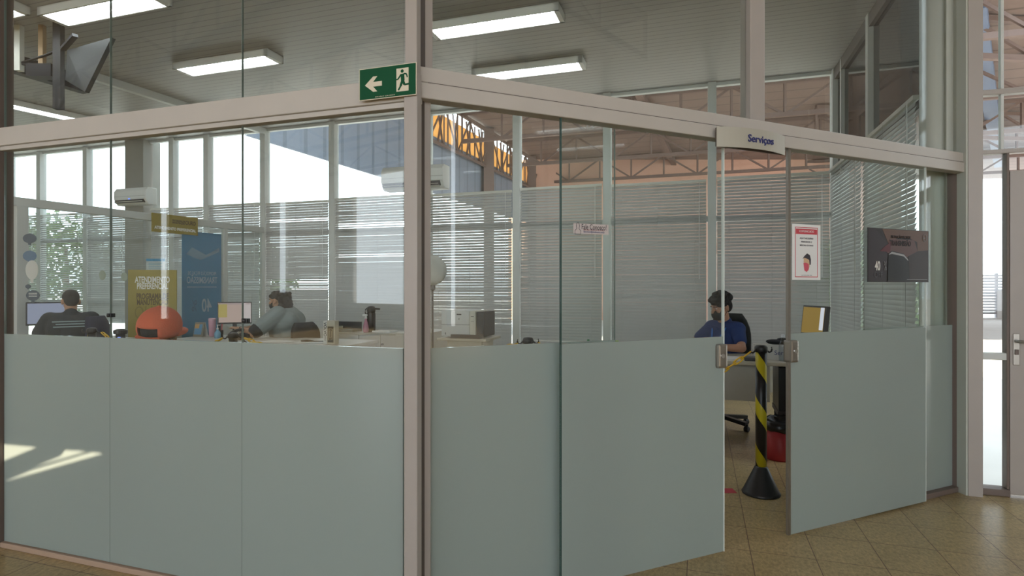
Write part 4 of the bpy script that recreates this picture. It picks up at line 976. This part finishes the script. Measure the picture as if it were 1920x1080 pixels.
# middle desk: partly seen above the frosted band
mq = pt(935, 645, 5.55); MMx = desk_M(mq.x, mq.y)
desk('counter_desk', MMx, 1.22, .7, DT, 'pale desk behind right frosted glass carrying tray, marker and green bottle', m_top=LGREY)
def onM(px, dy=.3, z=DT):
    fr = Frame(tuple(on(MMx, 0, dy).xy), (-DL[0], -DL[1])); v = fr.p(fr.at(px)); return (v.x, v.y, z)
q = onM(1067, .35); r = thing('paper_tray', desk_M(*q), 'dark letter tray with white papers behind right frosted glass', 'tray')
MB().box(-.125, .125, -.16, .16, .0, .04, .008).build('tray', DGREY, r, local=True); solo(MB(desk_M(*q)).box(-.10, .112, -.14, .14, .041, .062).build('paper_stack', PAPER), 'white papers lying in the dark letter tray behind right frosted glass', 'paper'); MB().box(-.03, .03, .10, .14, .062, .075).build('clip', CHROME, r, local=True)
q = onM(1103, .12); r = thing('marker_pen', T(*q), 'upright green-topped marker on desk behind right frosted glass', 'marker')
MB().lathe([(.012, 0), (.012, .085)], (0, 0, 0), 14).build('barrel', mat('marker_grey', (.45, .50, .52), .4), r, local=True); MB().lathe([(.012, .085), (.012, .15), (.008, .155)], (0, 0, 0), 14).build('cap', mat('marker_green', (.02, .20, .07), .4), r, local=True)
q = onM(1158, .12); r = thing('spray_bottle', T(*q), 'lime green bottle on desk behind right frosted glass', 'bottle')
MB().lathe([(.034, 0), (.036, .01), (.034, .06), (.016, .10), (.013, .13), (.010, .14)], (0, 0, 0), 20).build('body', mat('lime_plastic', (.36, .58, .06), .35), r, local=True, smooth=True); MB().box(-.024, .010, -.008, .008, .136, .150, .003).build('nozzle', mat('lime_plastic', (.36, .58, .06), .35), r, local=True)
q = onM(1166, .2); o = MB(desk_M(*q)).box(-.03, .035, -.03, .03, 0, .075, .01).build('desk_organiser', BLACK); solo(o, 'small black holder directly behind the lime green bottle', 'holder')
for px, lb in ((1130, 'white sheets on desk between green marker and lime bottle'), (1028, 'pale folder on desk left of the dark letter tray')):
    q = onM(px, .3); o = MB(desk_M(*q)).box(-.14, .14, -.1, .1, 0, .015).build('paper_stack', PAPER if px > 1100 else OFFW); solo(o, lb, 'paper')
q = onM(964, .42); r = thing('small_box', T(*q), 'small white block on desk left of the middle stanchion cap', 'box'); MB().box(-.045, .04, -.04, .04, 0, .06, .008).build('body', WHITE, r, local=True)

# far left desk and monitor
fq = FP.p(-.35, -.62); MFx = Matrix(((FP.d.x, FP.n.x, 0, fq.x), (FP.d.y, FP.n.y, 0, fq.y), (0, 0, 1, 0), (0, 0, 0, 1))); desk('office_desk', MFx, 1.3, .52, DT, 'grey desk along the partition in front of the man in black', m_top=LGREY)
mq_ = FP.p(FP.at(90, -.28), -.28); monitor(mq_.x, mq_.y, DT, (.62, -.78), .40, .27, 'large monitor with pale blue screen at far left', emit('screen_blue', (.42, .46, .62), .40), lift=.20)
q = FP.p(FP.at(78, -.47), -.47); r = thing('office_telephone', desk_M(q.x, q.y, DT), 'black telephone under the large monitor at far left', 'telephone'); MB().box(-.12, .12, -.1, .1, 0, .06, .01).build('base', BLACK, r, local=True); MB().box(-.11, -.05, -.1, .1, .06, .10, .012).build('handset', BLACK, r, local=True)

# mustard boards, notice, mirrored poster
M = board((1, .30), pt(286, 640, 7.75)); r = thing('floor_board', M, 'tall mustard board reading ATENDIMENTO PREFERENCIAL behind the orange cap', 'board')
s = 7.75/F; w = 40*s; ht = (640-506)*s; zb = M.translation.z
MB(M).box(-w, w, -zb, ht, -.03, 0).build('panel', MUST, r)
for k, (tx, dy, sz, m) in enumerate((('ATENDIMENTO', 115, 17, WTXT), ('PREFERENCIAL', 103, 17, WTXT), ('PROGRAMA DE', 84, 16, BRTXT), ('MANUTENÇÃO', 73, 16, BRTXT))):
    text(tx, sz*s*.92, m, M @ Matrix.Translation((-.0, dy*s, .0006)), 'lettering', r, sx=.50 if k % 2 else .52, bold=.003)
text('OURO', 34*s, mat('print_outline', (.22, .165, .02), .6), M @ Matrix.Translation((0, 53*s, .0006)), 'lettering', r, sx=.60)
q = FP.p(FP.at(330, -.06), -.06); M = board((FP.d.x, FP.d.y), (q.x, q.y, HC+(HOR-421)*q.y/F)); r = thing('hanging_board', M, 'small mustard board hanging from the partition rail', 'board')
s = q.y/F; w = (FP.at(372, -.06)-FP.at(287, -.06))/2; MB(M).box(-w, w, -17*s, 17*s, -.02, 0).build('panel', MUST, r)
text('ATENDIMENTO PREFERENCIAL', w*.152, WTXT, M @ Matrix.Translation((0, -9*s, .0006)), 'lettering', r, sx=.86, bold=.003)
text('PROGRAMA DE', w*.10, BRTXT, M @ Matrix.Translation((w*.12, 7*s, .0006)), 'lettering', r, sx=.8, bold=.002); text('MANUTENÇÃO', w*.10, BRTXT, M @ Matrix.Translation((w*.12, 3*s, .0006)), 'lettering', r, sx=.8, bold=.002)
text('OURO', w*.23, BRTXT, M @ Matrix.Translation((w*.66, 5*s, .0006)), 'lettering', r, sx=.7, bold=.003)
q = pt(292, 496, 8.3); M = board((1, .2), q); r = thing('paper_notice', M, 'small white notice with blue heading above the tall mustard board', 'notice'); s = 8.3/F
MB(M).box(-16*s, 16*s, -14*s, 11*s, 0, .003).build('sheet', PAPER, r); MB(M).box(-16*s, 16*s, 6*s, 11*s, .003, .004).build('heading', mat('print_cyan', (.03, .30, .55), .5), r)
b = MB(M)
for k in range(4): b.box(-12*s, (11-3*(k % 2))*s, (2-3*k)*s, (3-3*k)*s, .003, .004)
b.build('text_lines', mat('print_skyblue', (.25, .50, .65), .5), r)
sa, sb = FP.at(341, -.02), FP.at(415, -.02); xm = 378; q = FP.p((sa+sb)/2, -.02); M = board((FP.d.x, FP.d.y), (q.x, q.y, 0)); s = q.y/F
w = (sb-sa)/2; zt = HC+(HOR-436)*s
r = thing('blue_poster', M @ Matrix.Translation((0, zt-1.0, 0)), 'tall blue poster seen from behind with mirrored TRANSMISSÃO lettering', 'poster')
BLUEP = thin('poster_blue', (.17, .36, .50), (.28, .52, .72), .5)
MB(M).box(-w, w, .55, zt, -.002, .0).build('sheet', BLUEP, r)
zz = lambda y: HC+(HOR-y)*s
WB = thin('poster_print', (.62, .74, .80), (.6, .7, .75), .4)
text('PROMOÇÃO PEÇAS DE', .085*w/.33*.9, WB, M @ Matrix.Translation((0, zz(513), .001)), 'lettering', r, mirror=True, sx=.60); text('TRANSMISSÃO', .15*w/.33*.9, WB, M @ Matrix.Translation((0, zz(526), .001)), 'lettering', r, mirror=True, sx=.58, bold=.002)
text('40', .30*w/.33*.9, WB, M @ Matrix.Translation((w*.22, zz(574), .001)), 'lettering', r, mirror=True, sx=.62, bold=.004); text('%', .26*w/.33*.9, mat('print_steel', (.16, .28, .40), .5), M @ Matrix.Translation((-w*.40, zz(574), .001)), 'lettering', r, mirror=True, sx=.6)
b = MB(M); b.box(-w*.75, w*.75, zz(539), zz(537.5), .0, .001); b.build('rule', WB, r)
b = MB(M); b.prism([(-w*.8, zz(478)), (-w*.1, zz(488)), (w*.9, zz(470)), (w*.9, zz(462)), (w*.2, zz(478)), (-w*.5, zz(465))], 0, .001); b.build('pale_figure', mat('print_haze', (.22, .34, .44), .5), r)

# ------------------------------------------------------------------ air conditioners
def aircon(fr, s, o, z, w, h, d, label, badge=False):
    M = fr.board(s, o, z, True); r = thing('air_conditioner', M, label, 'air conditioner', 'wall air conditioners')
    b = MB(M); pr = [(0, h/2), (d*.8, h/2), (d, h*.30), (d, -h*.18), (d*.72, -h*.5), (0, -h*.5)]
    A = b._v([(-w/2, y, z_) for z_, y in pr]); B = b._v([(w/2, y, z_) for z_, y in pr]); b.bm.faces.new(A); b.bm.faces.new(B[::-1])
    for i in range(6): b.bm.faces.new([A[i], B[i], B[(i+1) % 6], A[(i+1) % 6]])
    b.build('case', WHITE, r, bevel=.012)
    MB(M).box(-w/2+.03, w/2-.05, -h*.40, -h*.22, d*.78, d+.004).build('outlet', BLACK, r)
    MB(M @ Matrix.Translation((0, -h*.40, d*.88)) @ Matrix.Rotation(R(-35), 4, 'X')).box(-w/2+.05, w/2-.07, -.006, .006, -.03, .045).build('flap', OFFW, r)
    MB(M).box(-w/2, w/2, -h*.02, -h*.008, d-.001, d+.003).build('seam', mat('seam_grey', (.25, .26, .25), .5), r)
    if badge: MB(M).box(-.03, .02, -h*.20, -h*.13, d+.001, d+.004).build('blue_indicator', emit('blue_led', (.2, .3, 1.), .9), r)
zc = lambda x, y, s: HC+(HOR-y)*FB.p(s, .1).y/F
s = (FB.at(217, .3)+FB.at(290, .3))/2; aircon(FB, s, .17, zc(258, 372, s), .78, .31, .24, 'white wall air conditioner with blue light on the grey column', True)
s = (FB.at(712, .35)+FB.at(838, .35))/2; aircon(FB, s, .13, zc(770, 338, s), 1.05, .36, .27, 'white wall air conditioner partly behind the corner post, above blinds')

# hanging bracket with tilted screen at the upper left
rt = pt(110, 60, 6.0); r = thing('hanging_screen', T(rt.x, 6.0, CEIL), 'dark tilted screen with cables on pole hung from the ceiling at upper left', 'screen')
zp = pt(110, 205, 6.0).z
MB().box(rt.x-.04, rt.x+.04, 5.97, 6.03, zp, CEIL).build('pole', mat('pole_black', (.03, .03, .03), .5), r)
b = MB(); c4 = [pt(126, 94, 5.95), pt(209, 70, 5.6), pt(159, 172, 5.7), pt(122, 150, 5.98)]
nrm = (c4[1]-c4[0]).cross(c4[2]-c4[0]).normalized()*.04
if nrm.y < 0: nrm = -nrm
A = b._v(c4); B = b._v([q+nrm for q in c4]); b.bm.faces.new(A); b.bm.faces.new(B[::-1])
for i in range(4): b.bm.faces.new([A[i], A[(i+1) % 4], B[(i+1) % 4], B[i]])
b.build('screen', mat('screen_off', (.06, .065, .065), .55), r)
MB().bar(pt(118, 92, 6.0), pt(141, 66, 5.8), .05, .03).build('arm', DGREY, r)
b = MB(); cpts = [pt(40, 118, 6.1), pt(60, 112, 6.1), pt(85, 104, 6.05), pt(112, 92, 6.0)]; b.tube(cpts, .014, 6); b.tube([pt(42, 120, 6.1), pt(60, 126, 6.1), pt(80, 128, 6.1), pt(98, 140, 6.0)], .014, 6); b.tube([pt(55, 118, 6.1), pt(54, 128, 6.1), pt(78, 140, 6.05)], .012, 6); b.build('cables', BLACK, r, smooth=True)
q = pt(82, 134, 6.05); MB().box(q.x-.13, q.x+.13, 5.98, 6.12, q.z-.07, q.z+.06).build('junction_box', BLACK, r)
q = pt(36, 112, 6.1); MB().box(q.x-.03, q.x+.03, 6.07, 6.13, q.z-.12, CEIL).build('hanger', OFFW, r); q = pt(80, 100, 6.1); MB().box(q.x-.025, q.x+.025, 6.07, 6.12, q.z-.2, CEIL).build('hanger', mat('wood_strip', (.35, .24, .13), .6), r)

# ------------------------------------------------------------------ people
def remesh(o, vox, sm=3, fac=.5):
    m = o.modifiers.new('remesh', 'REMESH'); m.mode = 'VOXEL'; m.voxel_size = vox; m.use_smooth_shade = True
    s = o.modifiers.new('smooth', 'SMOOTH'); s.factor = fac; s.iterations = sm
    return o
V = Vector
def person(label, M, J, skin, scale=1., build=1., vox=.0085):
    """J: joints in the person's own space: +Y forward, +X the right hand side, Z up"""
    r = thing('person', M, label, 'person')
    b = MB(); B = build
    # trunk, neck
    b.cap(J['pel'], J['chest'], .125*B, .135*B); b.ell(J['pel'], (.175*B, .13*B, .12)); b.ell(J['chest'], (.17*B, .115*B, .15)); b.cap(J['shR'], J['shL'], .062, .062)
    b.cap(J['neck'], J['head'], .058, .055)
    hd = J['head']; hr = J['hrot']
    def H(x, y, z): return hd+hr @ V((x, y, z))
    b.ell(H(0, -.012, .035), (.076, .096, .092), hr, 20, 14); b.ell(H(0, .025, -.035), (.060, .070, .085), hr, 18, 12); b.ell(H(0, .055, -.098), (.030, .028, .026), hr)
    b.cap(H(0, .092, .022), H(0, .112, -.018), .010, .015); b.ell(H(0, .083, .038), (.052, .016, .012), hr)
    for sx in (-1, 1):
        b.ell(H(sx*.078, -.008, -.005), (.012, .020, .034), hr); b.ell(H(sx*.040, .072, -.018), (.024, .020, .020), hr)
    b.cap(H(-.020, .098, -.062), H(.020, .098, -.062), .008, .008)
    for s in 'RL':
        sh, el, wr, hp, kn, an = (J[k+s] for k in ('sh', 'el', 'wr', 'hp', 'kn', 'an'))
        b.cap(sh, el, .054*B, .042*B); b.cap(el, wr, .043*B, .027); b.cap(hp, kn, .088*B, .060); b.cap(kn, an, .058, .040)
        toe = an+V((0, .15, -.045)); b.cap(an+V((0, -.03, -.04)), toe, .036, .030)
        # hand: palm, four fingers of different lengths, thumb from the side of the palm
        d = (wr-el).normalized(); up = V((0, 0, 1)); side = d.cross(up).normalized(); up = side.cross(d)
        sg = 1 if s == 'R' else -1
        pc = wr+d*.050; rot = Matrix((side, d, up)).transposed()
        b.ell(pc, (.040, .052, .017), rot); b.cap(wr, pc, .026, .022)
        for k, (off, ln) in enumerate(((-.030, .060), (-.010, .074), (.011, .070), (.030, .055))):
            off *= -sg; r0 = pc+side*off+d*.040; m1 = r0+d*ln*.5+up*.004; m2 = m1+d*ln*.32-up*ln*.22; m3 = m2+d*ln*.14-up*ln*.26
            b.cap(r0, m1, .0092, .0086, 8); b.cap(m1, m2, .0086, .008, 8); b.cap(m2, m3, .008, .007, 8)
        t0 = pc-d*.020-side*sg*.030; t1 = t0-side*sg*.024+d*.028-up*.006; t2 = t1-side*sg*.004+d*.028-up*.006
        b.cap(t0, t1, .0125, .0105, 8); b.cap(t1, t2, .0105, .008, 8)
    body = remesh(b.build('body', skin, r, local=True), vox, 2); body.name = 'body'
    return r, H
def shirt(r, J, m, B, sleeve, name='shirt', trim_m=None):
    b = MB(); b.cap(J['pel']+V((0, 0, .0)), J['chest'], .155*B, .158*B); b.ell(J['pel'], (.20*B, .155*B, .13)); b.ell(J['chest'], (.195*B, .140*B, .165)); b.cap(J['shR'], J['shL'], .078, .078)
    for s in (-1, 1): b.ell(J['chest']+V((s*.09*B, -.03, .03)), (.10*B, .12*B, .15))
    b.cap(J['neck']+V((0, -.01, -.05)), J['neck']+V((0, -.012, -.005)), .085, .068)
    for s in 'RL':
        e = J['sh'+s].lerp(J['el'+s], sleeve); b.cap(J['sh'+s], e, .076*B, .066*B)
    o = remesh(b.build(name, m, r, local=True), .011, 4)
    if trim_m:
        for s in 'RL':
            e = J['sh'+s].lerp(J['el'+s], sleeve+.10); e2 = J['sh'+s].lerp(J['el'+s], sleeve+.17); MB().cap(e, e2, .062*B, .060*B).build('sleeve_band', trim_m, o, local=True, smooth=True)
    return o
def trousers(r, J, m, B):
    b = MB(); b.ell(J['pel']+V((0, 0, -.03)), (.19*B, .145*B, .11))
    for s in 'RL': b.cap(J['hp'+s], J['kn'+s], .100*B, .074); b.cap(J['kn'+s], J['an'+s]+V((0, 0, .03)), .072, .058)
    return remesh(b.build('trousers', m, r, local=True), .012, 3)
def shoes(r, J, m):
    for s in 'RL':
        a = J['an'+s]; b = MB(); b.cap(a+V((0, -.04, -.050)), a+V((0, .16, -.058)), .046, .040); b.ell(a+V((0, -.03, -.02)), (.045, .055, .04)); o = remesh(b.build('shoe', m, r, local=True), .01, 2)
def mask(r, H, hr):
    b = MB(); b.ell(H(0, .040, -.052), (.069, .078, .066), hr, 24, 16)
    keep = hr.inverted()
    bad = [f for f in b.bm.faces if (keep @ (f.calc_center_median()-H(0, 0, 0))).y < .038]; bmesh.ops.delete(b.bm, geom=bad, context='FACES')
    o = b.build('face_mask', BFAB, r, local=True, smooth=True); s = o.modifiers.new('solid', 'SOLIDIFY'); s.thickness = .004
    for sx in (-1, 1):
        MB().tube([H(sx*.064, .045, -.022), H(sx*.080, .012, .006), H(sx*.084, -.02, .012)], .0022, 6).build('ear_loop', BFAB, o, local=True); MB().tube([H(sx*.060, .042, -.080), H(sx*.078, .010, -.04), H(sx*.084, -.02, -.012)], .0022, 6).build('ear_loop', BFAB, o, local=True)
def eyes(r, H, hr):
    for sx in (-1, 1):
        o = MB().ell(H(sx*.033, .083, .014), (.013, .010, .0045), hr).build('eye', mat('eye_white', (.6, .58, .55), .3), r, local=True, smooth=True); MB().ell(H(sx*.033, .0905, .013), (.006, .004, .0045), hr).build('pupil', BLACK, o, local=True, smooth=True)
        MB().cap(H(sx*.016, .096, .036), H(sx*.052, .082, .036), .0045, .0035).build('eyebrow', HAIR, r, local=True, smooth=True)
def joints(lean=.0, tw=0., elR=(.26, .12, .80), wrR=(.16, .38, .80), elL=(-.26, .12, .80), wrL=(-.16, .38, .80), hrot=None, head=(0, .06, 1.235), w=1., knee=.44, dz=0.):
    J = dict(pel=V((0, 0, .53)), chest=V((0, lean*.6, .90)), neck=V((0, lean, 1.085)), head=V(head), shR=V((.165*w, lean*.9, 1.02)), shL=V((-.165*w, lean*.9, 1.02)),
             elR=V(elR), wrR=V(wrR), elL=V(elL), wrL=V(wrL), hpR=V((.095, .02, .50)), hpL=V((-.095, .02, .50)), knR=V((.13, knee, .53)), knL=V((-.13, knee, .53)), anR=V((.13, knee-.04, .10)), anL=V((-.13, knee-.04, .10)))
    for k_ in ('pel', 'chest', 'neck', 'head', 'shR', 'shL'): J[k_].z += dz*(.4 if k_ == 'pel' else 1)
    J['hrot'] = hrot or Matrix.Identity(3); return J
def Hrot(yaw, pitch, roll=0): return Matrix.Rotation(R(yaw), 3, 'Z') @ Matrix.Rotation(R(pitch), 3, 'X') @ Matrix.Rotation(R(roll), 3, 'Y')

# man in blue
BLUES = mat('blue_shirt', (.018, .040, .14), .8, bump=.2, nscale=200)
mx_ = (pt(1362, 580, 5.72).x, 5.72); dirm = norm2((-.86, -.50))
J = joints(lean=.03, elR=(.30, .14, .79), wrR=(.14, .36, .80), elL=(-.30, .15, .79), wrL=(-.12, .38, .80), hrot=Hrot(-12, -16), head=(.0, .075, 1.225), dz=-.065, w=.93)
r, H = person('young man in blue shirt with black face mask seated at the right desk', face_to(*mx_, 0.03, dirm), J, SKIN, build=.94)
o = shirt(r, J, BLUES, .94, .62); trousers(r, J, mat('dark_jeans', (.02, .025, .04), .8), 1.); shoes(r, J, BLACK); mask(r, H, J['hrot']); eyes(r, H, J['hrot'])
b = MB(); rn = random.Random(3)
b.ell(H(0, -.015, .060), (.088, .106, .092), J['hrot']); b.ell(H(0, -.055, .01), (.074, .062, .078), J['hrot'])
for k in range(46):
    a = rn.uniform(0, 6.28); e = rn.uniform(.1, 1.25); x, y, z = math.cos(a)*math.cos(e), math.sin(a)*math.cos(e), math.sin(e)
    b.ell(H(x*.092, -.013+y*.108, .062+z*.094), (.022,)*3)
for k in range(9): u = -1+k/4; b.ell(H(u*.062, .082-.018*u*u, .092), (.022, .024, .022))
for sx in (-1, 1): b.cap(H(sx*.078, .005, .05), H(sx*.078, .0, .015), .014, .008)
remesh(b.build('hair', HAIR, r, local=True), .009, 2)
b = MB(); n0 = J['neck']
for sx in (-1, 1): b.tube([n0+V((sx*.075, .0, .0)), n0+V((sx*.075, .085, -.07)), n0+V((sx*.045, .130, -.16)), n0+V((0, .150, -.24))], .008, 6)
b.box(n0.x-.03, n0.x+.03, n0.y+.150, n0.y+.155, n0.z-.32, n0.z-.24); b.build('lanyard', mat('lanyard_blue', (.03, .16, .50), .6), o, local=True)
b = MB()
for sx in (-1, 1): b.prism([(0, 0), (sx*.07, .02), (sx*.055, -.06)] if sx > 0 else [(0, 0), (sx*.055, -.06), (sx*.07, .02)], .0, .012)
b.bm.transform(Matrix.Translation(n0+V((0, .098, -.06))) @ Matrix.Rotation(R(60), 4, 'X')); b.build('collar', BLUES, o, local=True)
chair(mx_[0]-.03, mx_[1]+.06, norm2((-.62, -.78)), 'dark office chair behind the man in blue', 1.12, mat('chair_dark', (.022, .024, .022), .8), True, .205)

# woman in grey
GREYS = mat('grey_shirt', (.24, .275, .27), .85, bump=.2, nscale=150)
wx = (pt(547, 600, 7.58).x, 7.58); dw = norm2((-.98, -.05))
J = joints(lean=.12, elL=(-.40, .34, .80), wrL=(-.24, .58, .84), elR=(.32, .24, .82), wrR=(.06, .52, .84), hrot=Hrot(-10, -10), head=(.0, .185, 1.19), w=1.28)
r, H = person('woman in grey short-sleeved shirt and black mask typing at desk', face_to(*wx, .02, dw), J, SKIN2, build=1.40)
o = shirt(r, J, GREYS, 1.50, .72, trim_m=BFAB); trousers(r, J, BFAB, 1.2); shoes(r, J, BLACK); mask(r, H, J['hrot']); eyes(r, H, J['hrot'])
b = MB(); rn = random.Random(8); b.ell(H(0, -.03, .055), (.090, .108, .078), J['hrot']); b.ell(H(0, -.105, -.02), (.098, .085, .100), J['hrot'])
for k in range(70):
    a = rn.uniform(3.0, 6.4); x = math.cos(a)*.098; y = math.sin(a)*.100-.075; b.ell(H(x, y, rn.uniform(-.155, .08)), (rn.uniform(.016, .028),)*3)
for k in range(24): a = rn.uniform(0, 6.28); b.ell(H(math.cos(a)*.06, -.03+math.sin(a)*.075, .105+rn.uniform(-.01, .012)), (.022,)*3)
for sx in (-1, 1): b.ell(H(sx*.070, .035, .070), (.022, .036, .03), J['hrot'])
remesh(b.build('hair', HAIR, r, local=True), .010, 2)
MB().lathe([(.036, -.008), (.036, .008)], (0, 0, 0), 16, 'Y').build('bracelet', BLACK, r, local=True).data.transform(Matrix.Translation(J['wrL'].lerp(J['elL'], .12)))
chair(wx[0]+.02, wx[1]-.02, norm2((-.80, .60)), 'black low-backed chair behind the woman in grey', .94, BFAB, False, .20)

# man in black, seen from behind
bx = (pt(133, 600, 6.25).x, 6.25); db = norm2((-.62, .80))
J = joints(lean=.08, elR=(.29, .10, .80), wrR=(.16, .36, .81), elL=(-.31, .10, .80), wrL=(-.16, .36, .81), hrot=Hrot(5, -22), head=(0, .135, 1.21), w=1.1)
r, H = person('man in black T-shirt with pale back print seen from behind at far left', face_to(*bx, .02, db), J, SKIN2, build=1.12)
o = shirt(r, J, mat('black_shirt', (.020, .026, .032), .85), 1.12, .62); trousers(r, J, mat('dark_jeans', (.02, .025, .04), .8), 1.1); shoes(r, J, BLACK); eyes(r, H, J['hrot'])
b = MB(); b.ell(H(0, -.022, .05), (.081, .096, .082), J['hrot']); b.ell(H(0, -.052, .0), (.070, .058, .075), J['hrot']); remesh(b.build('hair', mat('short_hair', (.028, .025, .022), .8, bump=.5, nscale=150), r, local=True), .010, 2)
b = MB()
for k, w_ in enumerate((.16, .13, .15)): b.box(-w_, w_, -.125, -.120, 1.00-.028*k, 1.012-.028*k)
b.build('back_print', mat('print_teal', (.30, .40, .42), .7), o, local=True)
chair(bx[0]+.02, bx[1]-.04, norm2((-.95, -.10)), 'dark blue chair turned sideways behind the man in black', 1.08, mat('chair_navy', (.010, .014, .040), .8), False, .20)

# person in orange cap just behind the glass
cx_ = (pt(301, 600, 3.17).x, 3.17); dc = norm2((.06, 1.))
J = joints(lean=.02, elR=(.27, .10, .74), wrR=(.12, .34, .66), elL=(-.27, .10, .74), wrL=(-.12, .34, .66), hrot=Hrot(0, 12, 6), head=(0, .005, 1.152), dz=0.)
r, H = person('person in orange cap seated behind left frosted glass', face_to(*cx_, 0., dc), J, SKIN2)
o = shirt(r, J, mat('maroon_shirt', (.06, .018, .03), .85), 1.0, .8); trousers(r, J, mat('dark_jeans', (.02, .025, .04), .8), 1.); shoes(r, J, BLACK); eyes(r, H, J['hrot'])
b = MB(); b.ell(H(0, -.020, .02), (.084, .098, .07), J['hrot']); b.ell(H(0, -.062, -.045), (.078, .052, .075), J['hrot']); remesh(b.build('hair', HAIR, r, local=True), .010, 2)
CAPM = mat('orange_cap', (.74, .15, .07), .85, bump=.25, nscale=160)
hr = J['hrot']
b = MB(); b.ell(H(0, -.010, .035), (.104, .124, .108), hr, 32, 20); inv = hr.inverted()
def capcut(f):
    c = inv @ (f.calc_center_median()-H(0, 0, 0))
    if c.z < -.012: return True
    return c.y < -.07 and abs(c.x) < .052 and c.z < .045 and c.z > .008
bmesh.ops.delete(b.bm, geom=[f for f in b.bm.faces if capcut(f)], context='FACES')
cp = b.build('cap', CAPM, r, local=True, smooth=True); s = cp.modifiers.new('solid', 'SOLIDIFY'); s.thickness = .004; cp.data.name = 'cap'
b = MB(); N = 14; rows = []
for i in range(5):
    rr_ = i/4; row = []
    for k in range(N+1):
        a = math.pi*(k/N); row.append(H(math.cos(a)*(.098-.010*rr_), .010+math.sin(a)*(.095+.095*rr_)-0.0, -.002-.030*rr_*math.sin(a)+.012*rr_*0-.02*(math.cos(a)**2)*rr_))
    rows.append(b._v(row))
for i in range(4):
    for k in range(N): b.bm.faces.new([rows[i][k], rows[i][k+1], rows[i+1][k+1], rows[i+1][k]])
bo = b.build('brim', CAPM, cp, local=True, smooth=True); s = bo.modifiers.new('solid', 'SOLIDIFY'); s.thickness = .004
MB().ell(H(0, -.010, .144), (.010, .010, .006), hr).build('cap_button', CAPM, cp, local=True, smooth=True)
b = MB(); b.tube([H(.056*math.cos(a), -.115+.028*(1-abs(math.cos(a))*.0)-.0+.012*abs(math.cos(a)), .006+.040*math.sin(a)) for a in [i*math.pi/8 for i in range(9)]], .004, 6); b.build('opening_trim', mat('cap_trim', (.42, .07, .028), .85), cp, local=True)
b = MB(); b.tube([H(-.062, -.108, -.004), H(-.03, -.124, -.004), H(0, -.130, -.004), H(.03, -.124, -.004), H(.062, -.108, -.004)], .010, 8); b.build('back_strap', CAPM, cp, local=True)
r = thing('stool', face_to(cx_[0], cx_[1], 0, dc), 'dark stool under the person in orange cap, blurred by frosted glass', 'stool')
MB().box(-.17, .17, -.10, .20, .40, .45, .02).build('seat', BFAB, r, local=True)
for q_ in ((-.14, -.07), (.14, -.07), (-.14, .17), (.14, .17)): MB().bar((q_[0], q_[1], 0), (q_[0]*.85, q_[1]*.85+.01, .41), .025).build('leg', STEEL, r, local=True)

# small things by the window under the far left blinds
q = pt(226, 632, 6.2); r = thing('bollard', T(q.x, 6.2, 0), 'dark post with wide cap and blue mark, left of the mustard board', 'post')
zt = pt(226, 619, 6.2).z
MB().lathe([(.14, 0), (.14, .01), (.05, .03)], (0, 0, 0), 20).build('foot', BLACK, r, local=True); MB().lathe([(.045, .03), (.045, zt-.04)], (0, 0, 0), 20).build('post_body', DGREY, r, local=True, smooth=True); MB().lathe([(.062, zt-.04), (.066, zt-.03), (.066, zt), (.04, zt+.012)], (0, 0, 0), 20).build('top', BLACK, r, local=True)
MB().box(.0, .03, -.048, -.044, zt-.11, zt-.07).build('blue_mark', emit('blue_led', (.2, .3, 1.), .9), r, local=True)

# ------------------------------------------------------------------ light, sky, camera
wd = bpy.data.worlds.new('sky'); SC.world = wd; wd.use_nodes = True
t = wd.node_tree; bg = t.nodes['Background']; bg.inputs['Color'].default_value = (.86, .93, 1., 1); bg.inputs['Strength'].default_value = 3.2
sun = bpy.data.lights.new('sun', 'SUN'); sun.energy = 8.; sun.color = (1., .83, .62); sun.angle = R(.12)
so = bpy.data.objects.new('sun', sun); COL.objects.link(so); so.rotation_euler = (-SUN_TO).to_track_quat('-Z', 'Y').to_euler()
cam = bpy.data.cameras.new('camera'); co = bpy.data.objects.new('camera', cam); COL.objects.link(co)
co.location = (0, 0, HC); co.rotation_euler = (R(90), 0, 0); cam.sensor_width = 36; cam.lens = F/1920*36; cam.shift_y = -(540-HOR)/1920; cam.clip_end = 300
SC.camera = co
SC.view_settings.view_transform = 'Standard'; SC.view_settings.look = 'None'; SC.view_settings.gamma = 1; SC.view_settings.exposure = .55; SC.view_settings.use_curve_mapping = False
cy = SC.cycles; cy.max_bounces = 9; cy.diffuse_bounces = 4; cy.glossy_bounces = 4; cy.transparent_max_bounces = 40; cy.transmission_bounces = 8
cy.sample_clamp_indirect = 4.; cy.caustics_reflective = False; cy.caustics_refractive = False; cy.use_denoising = True
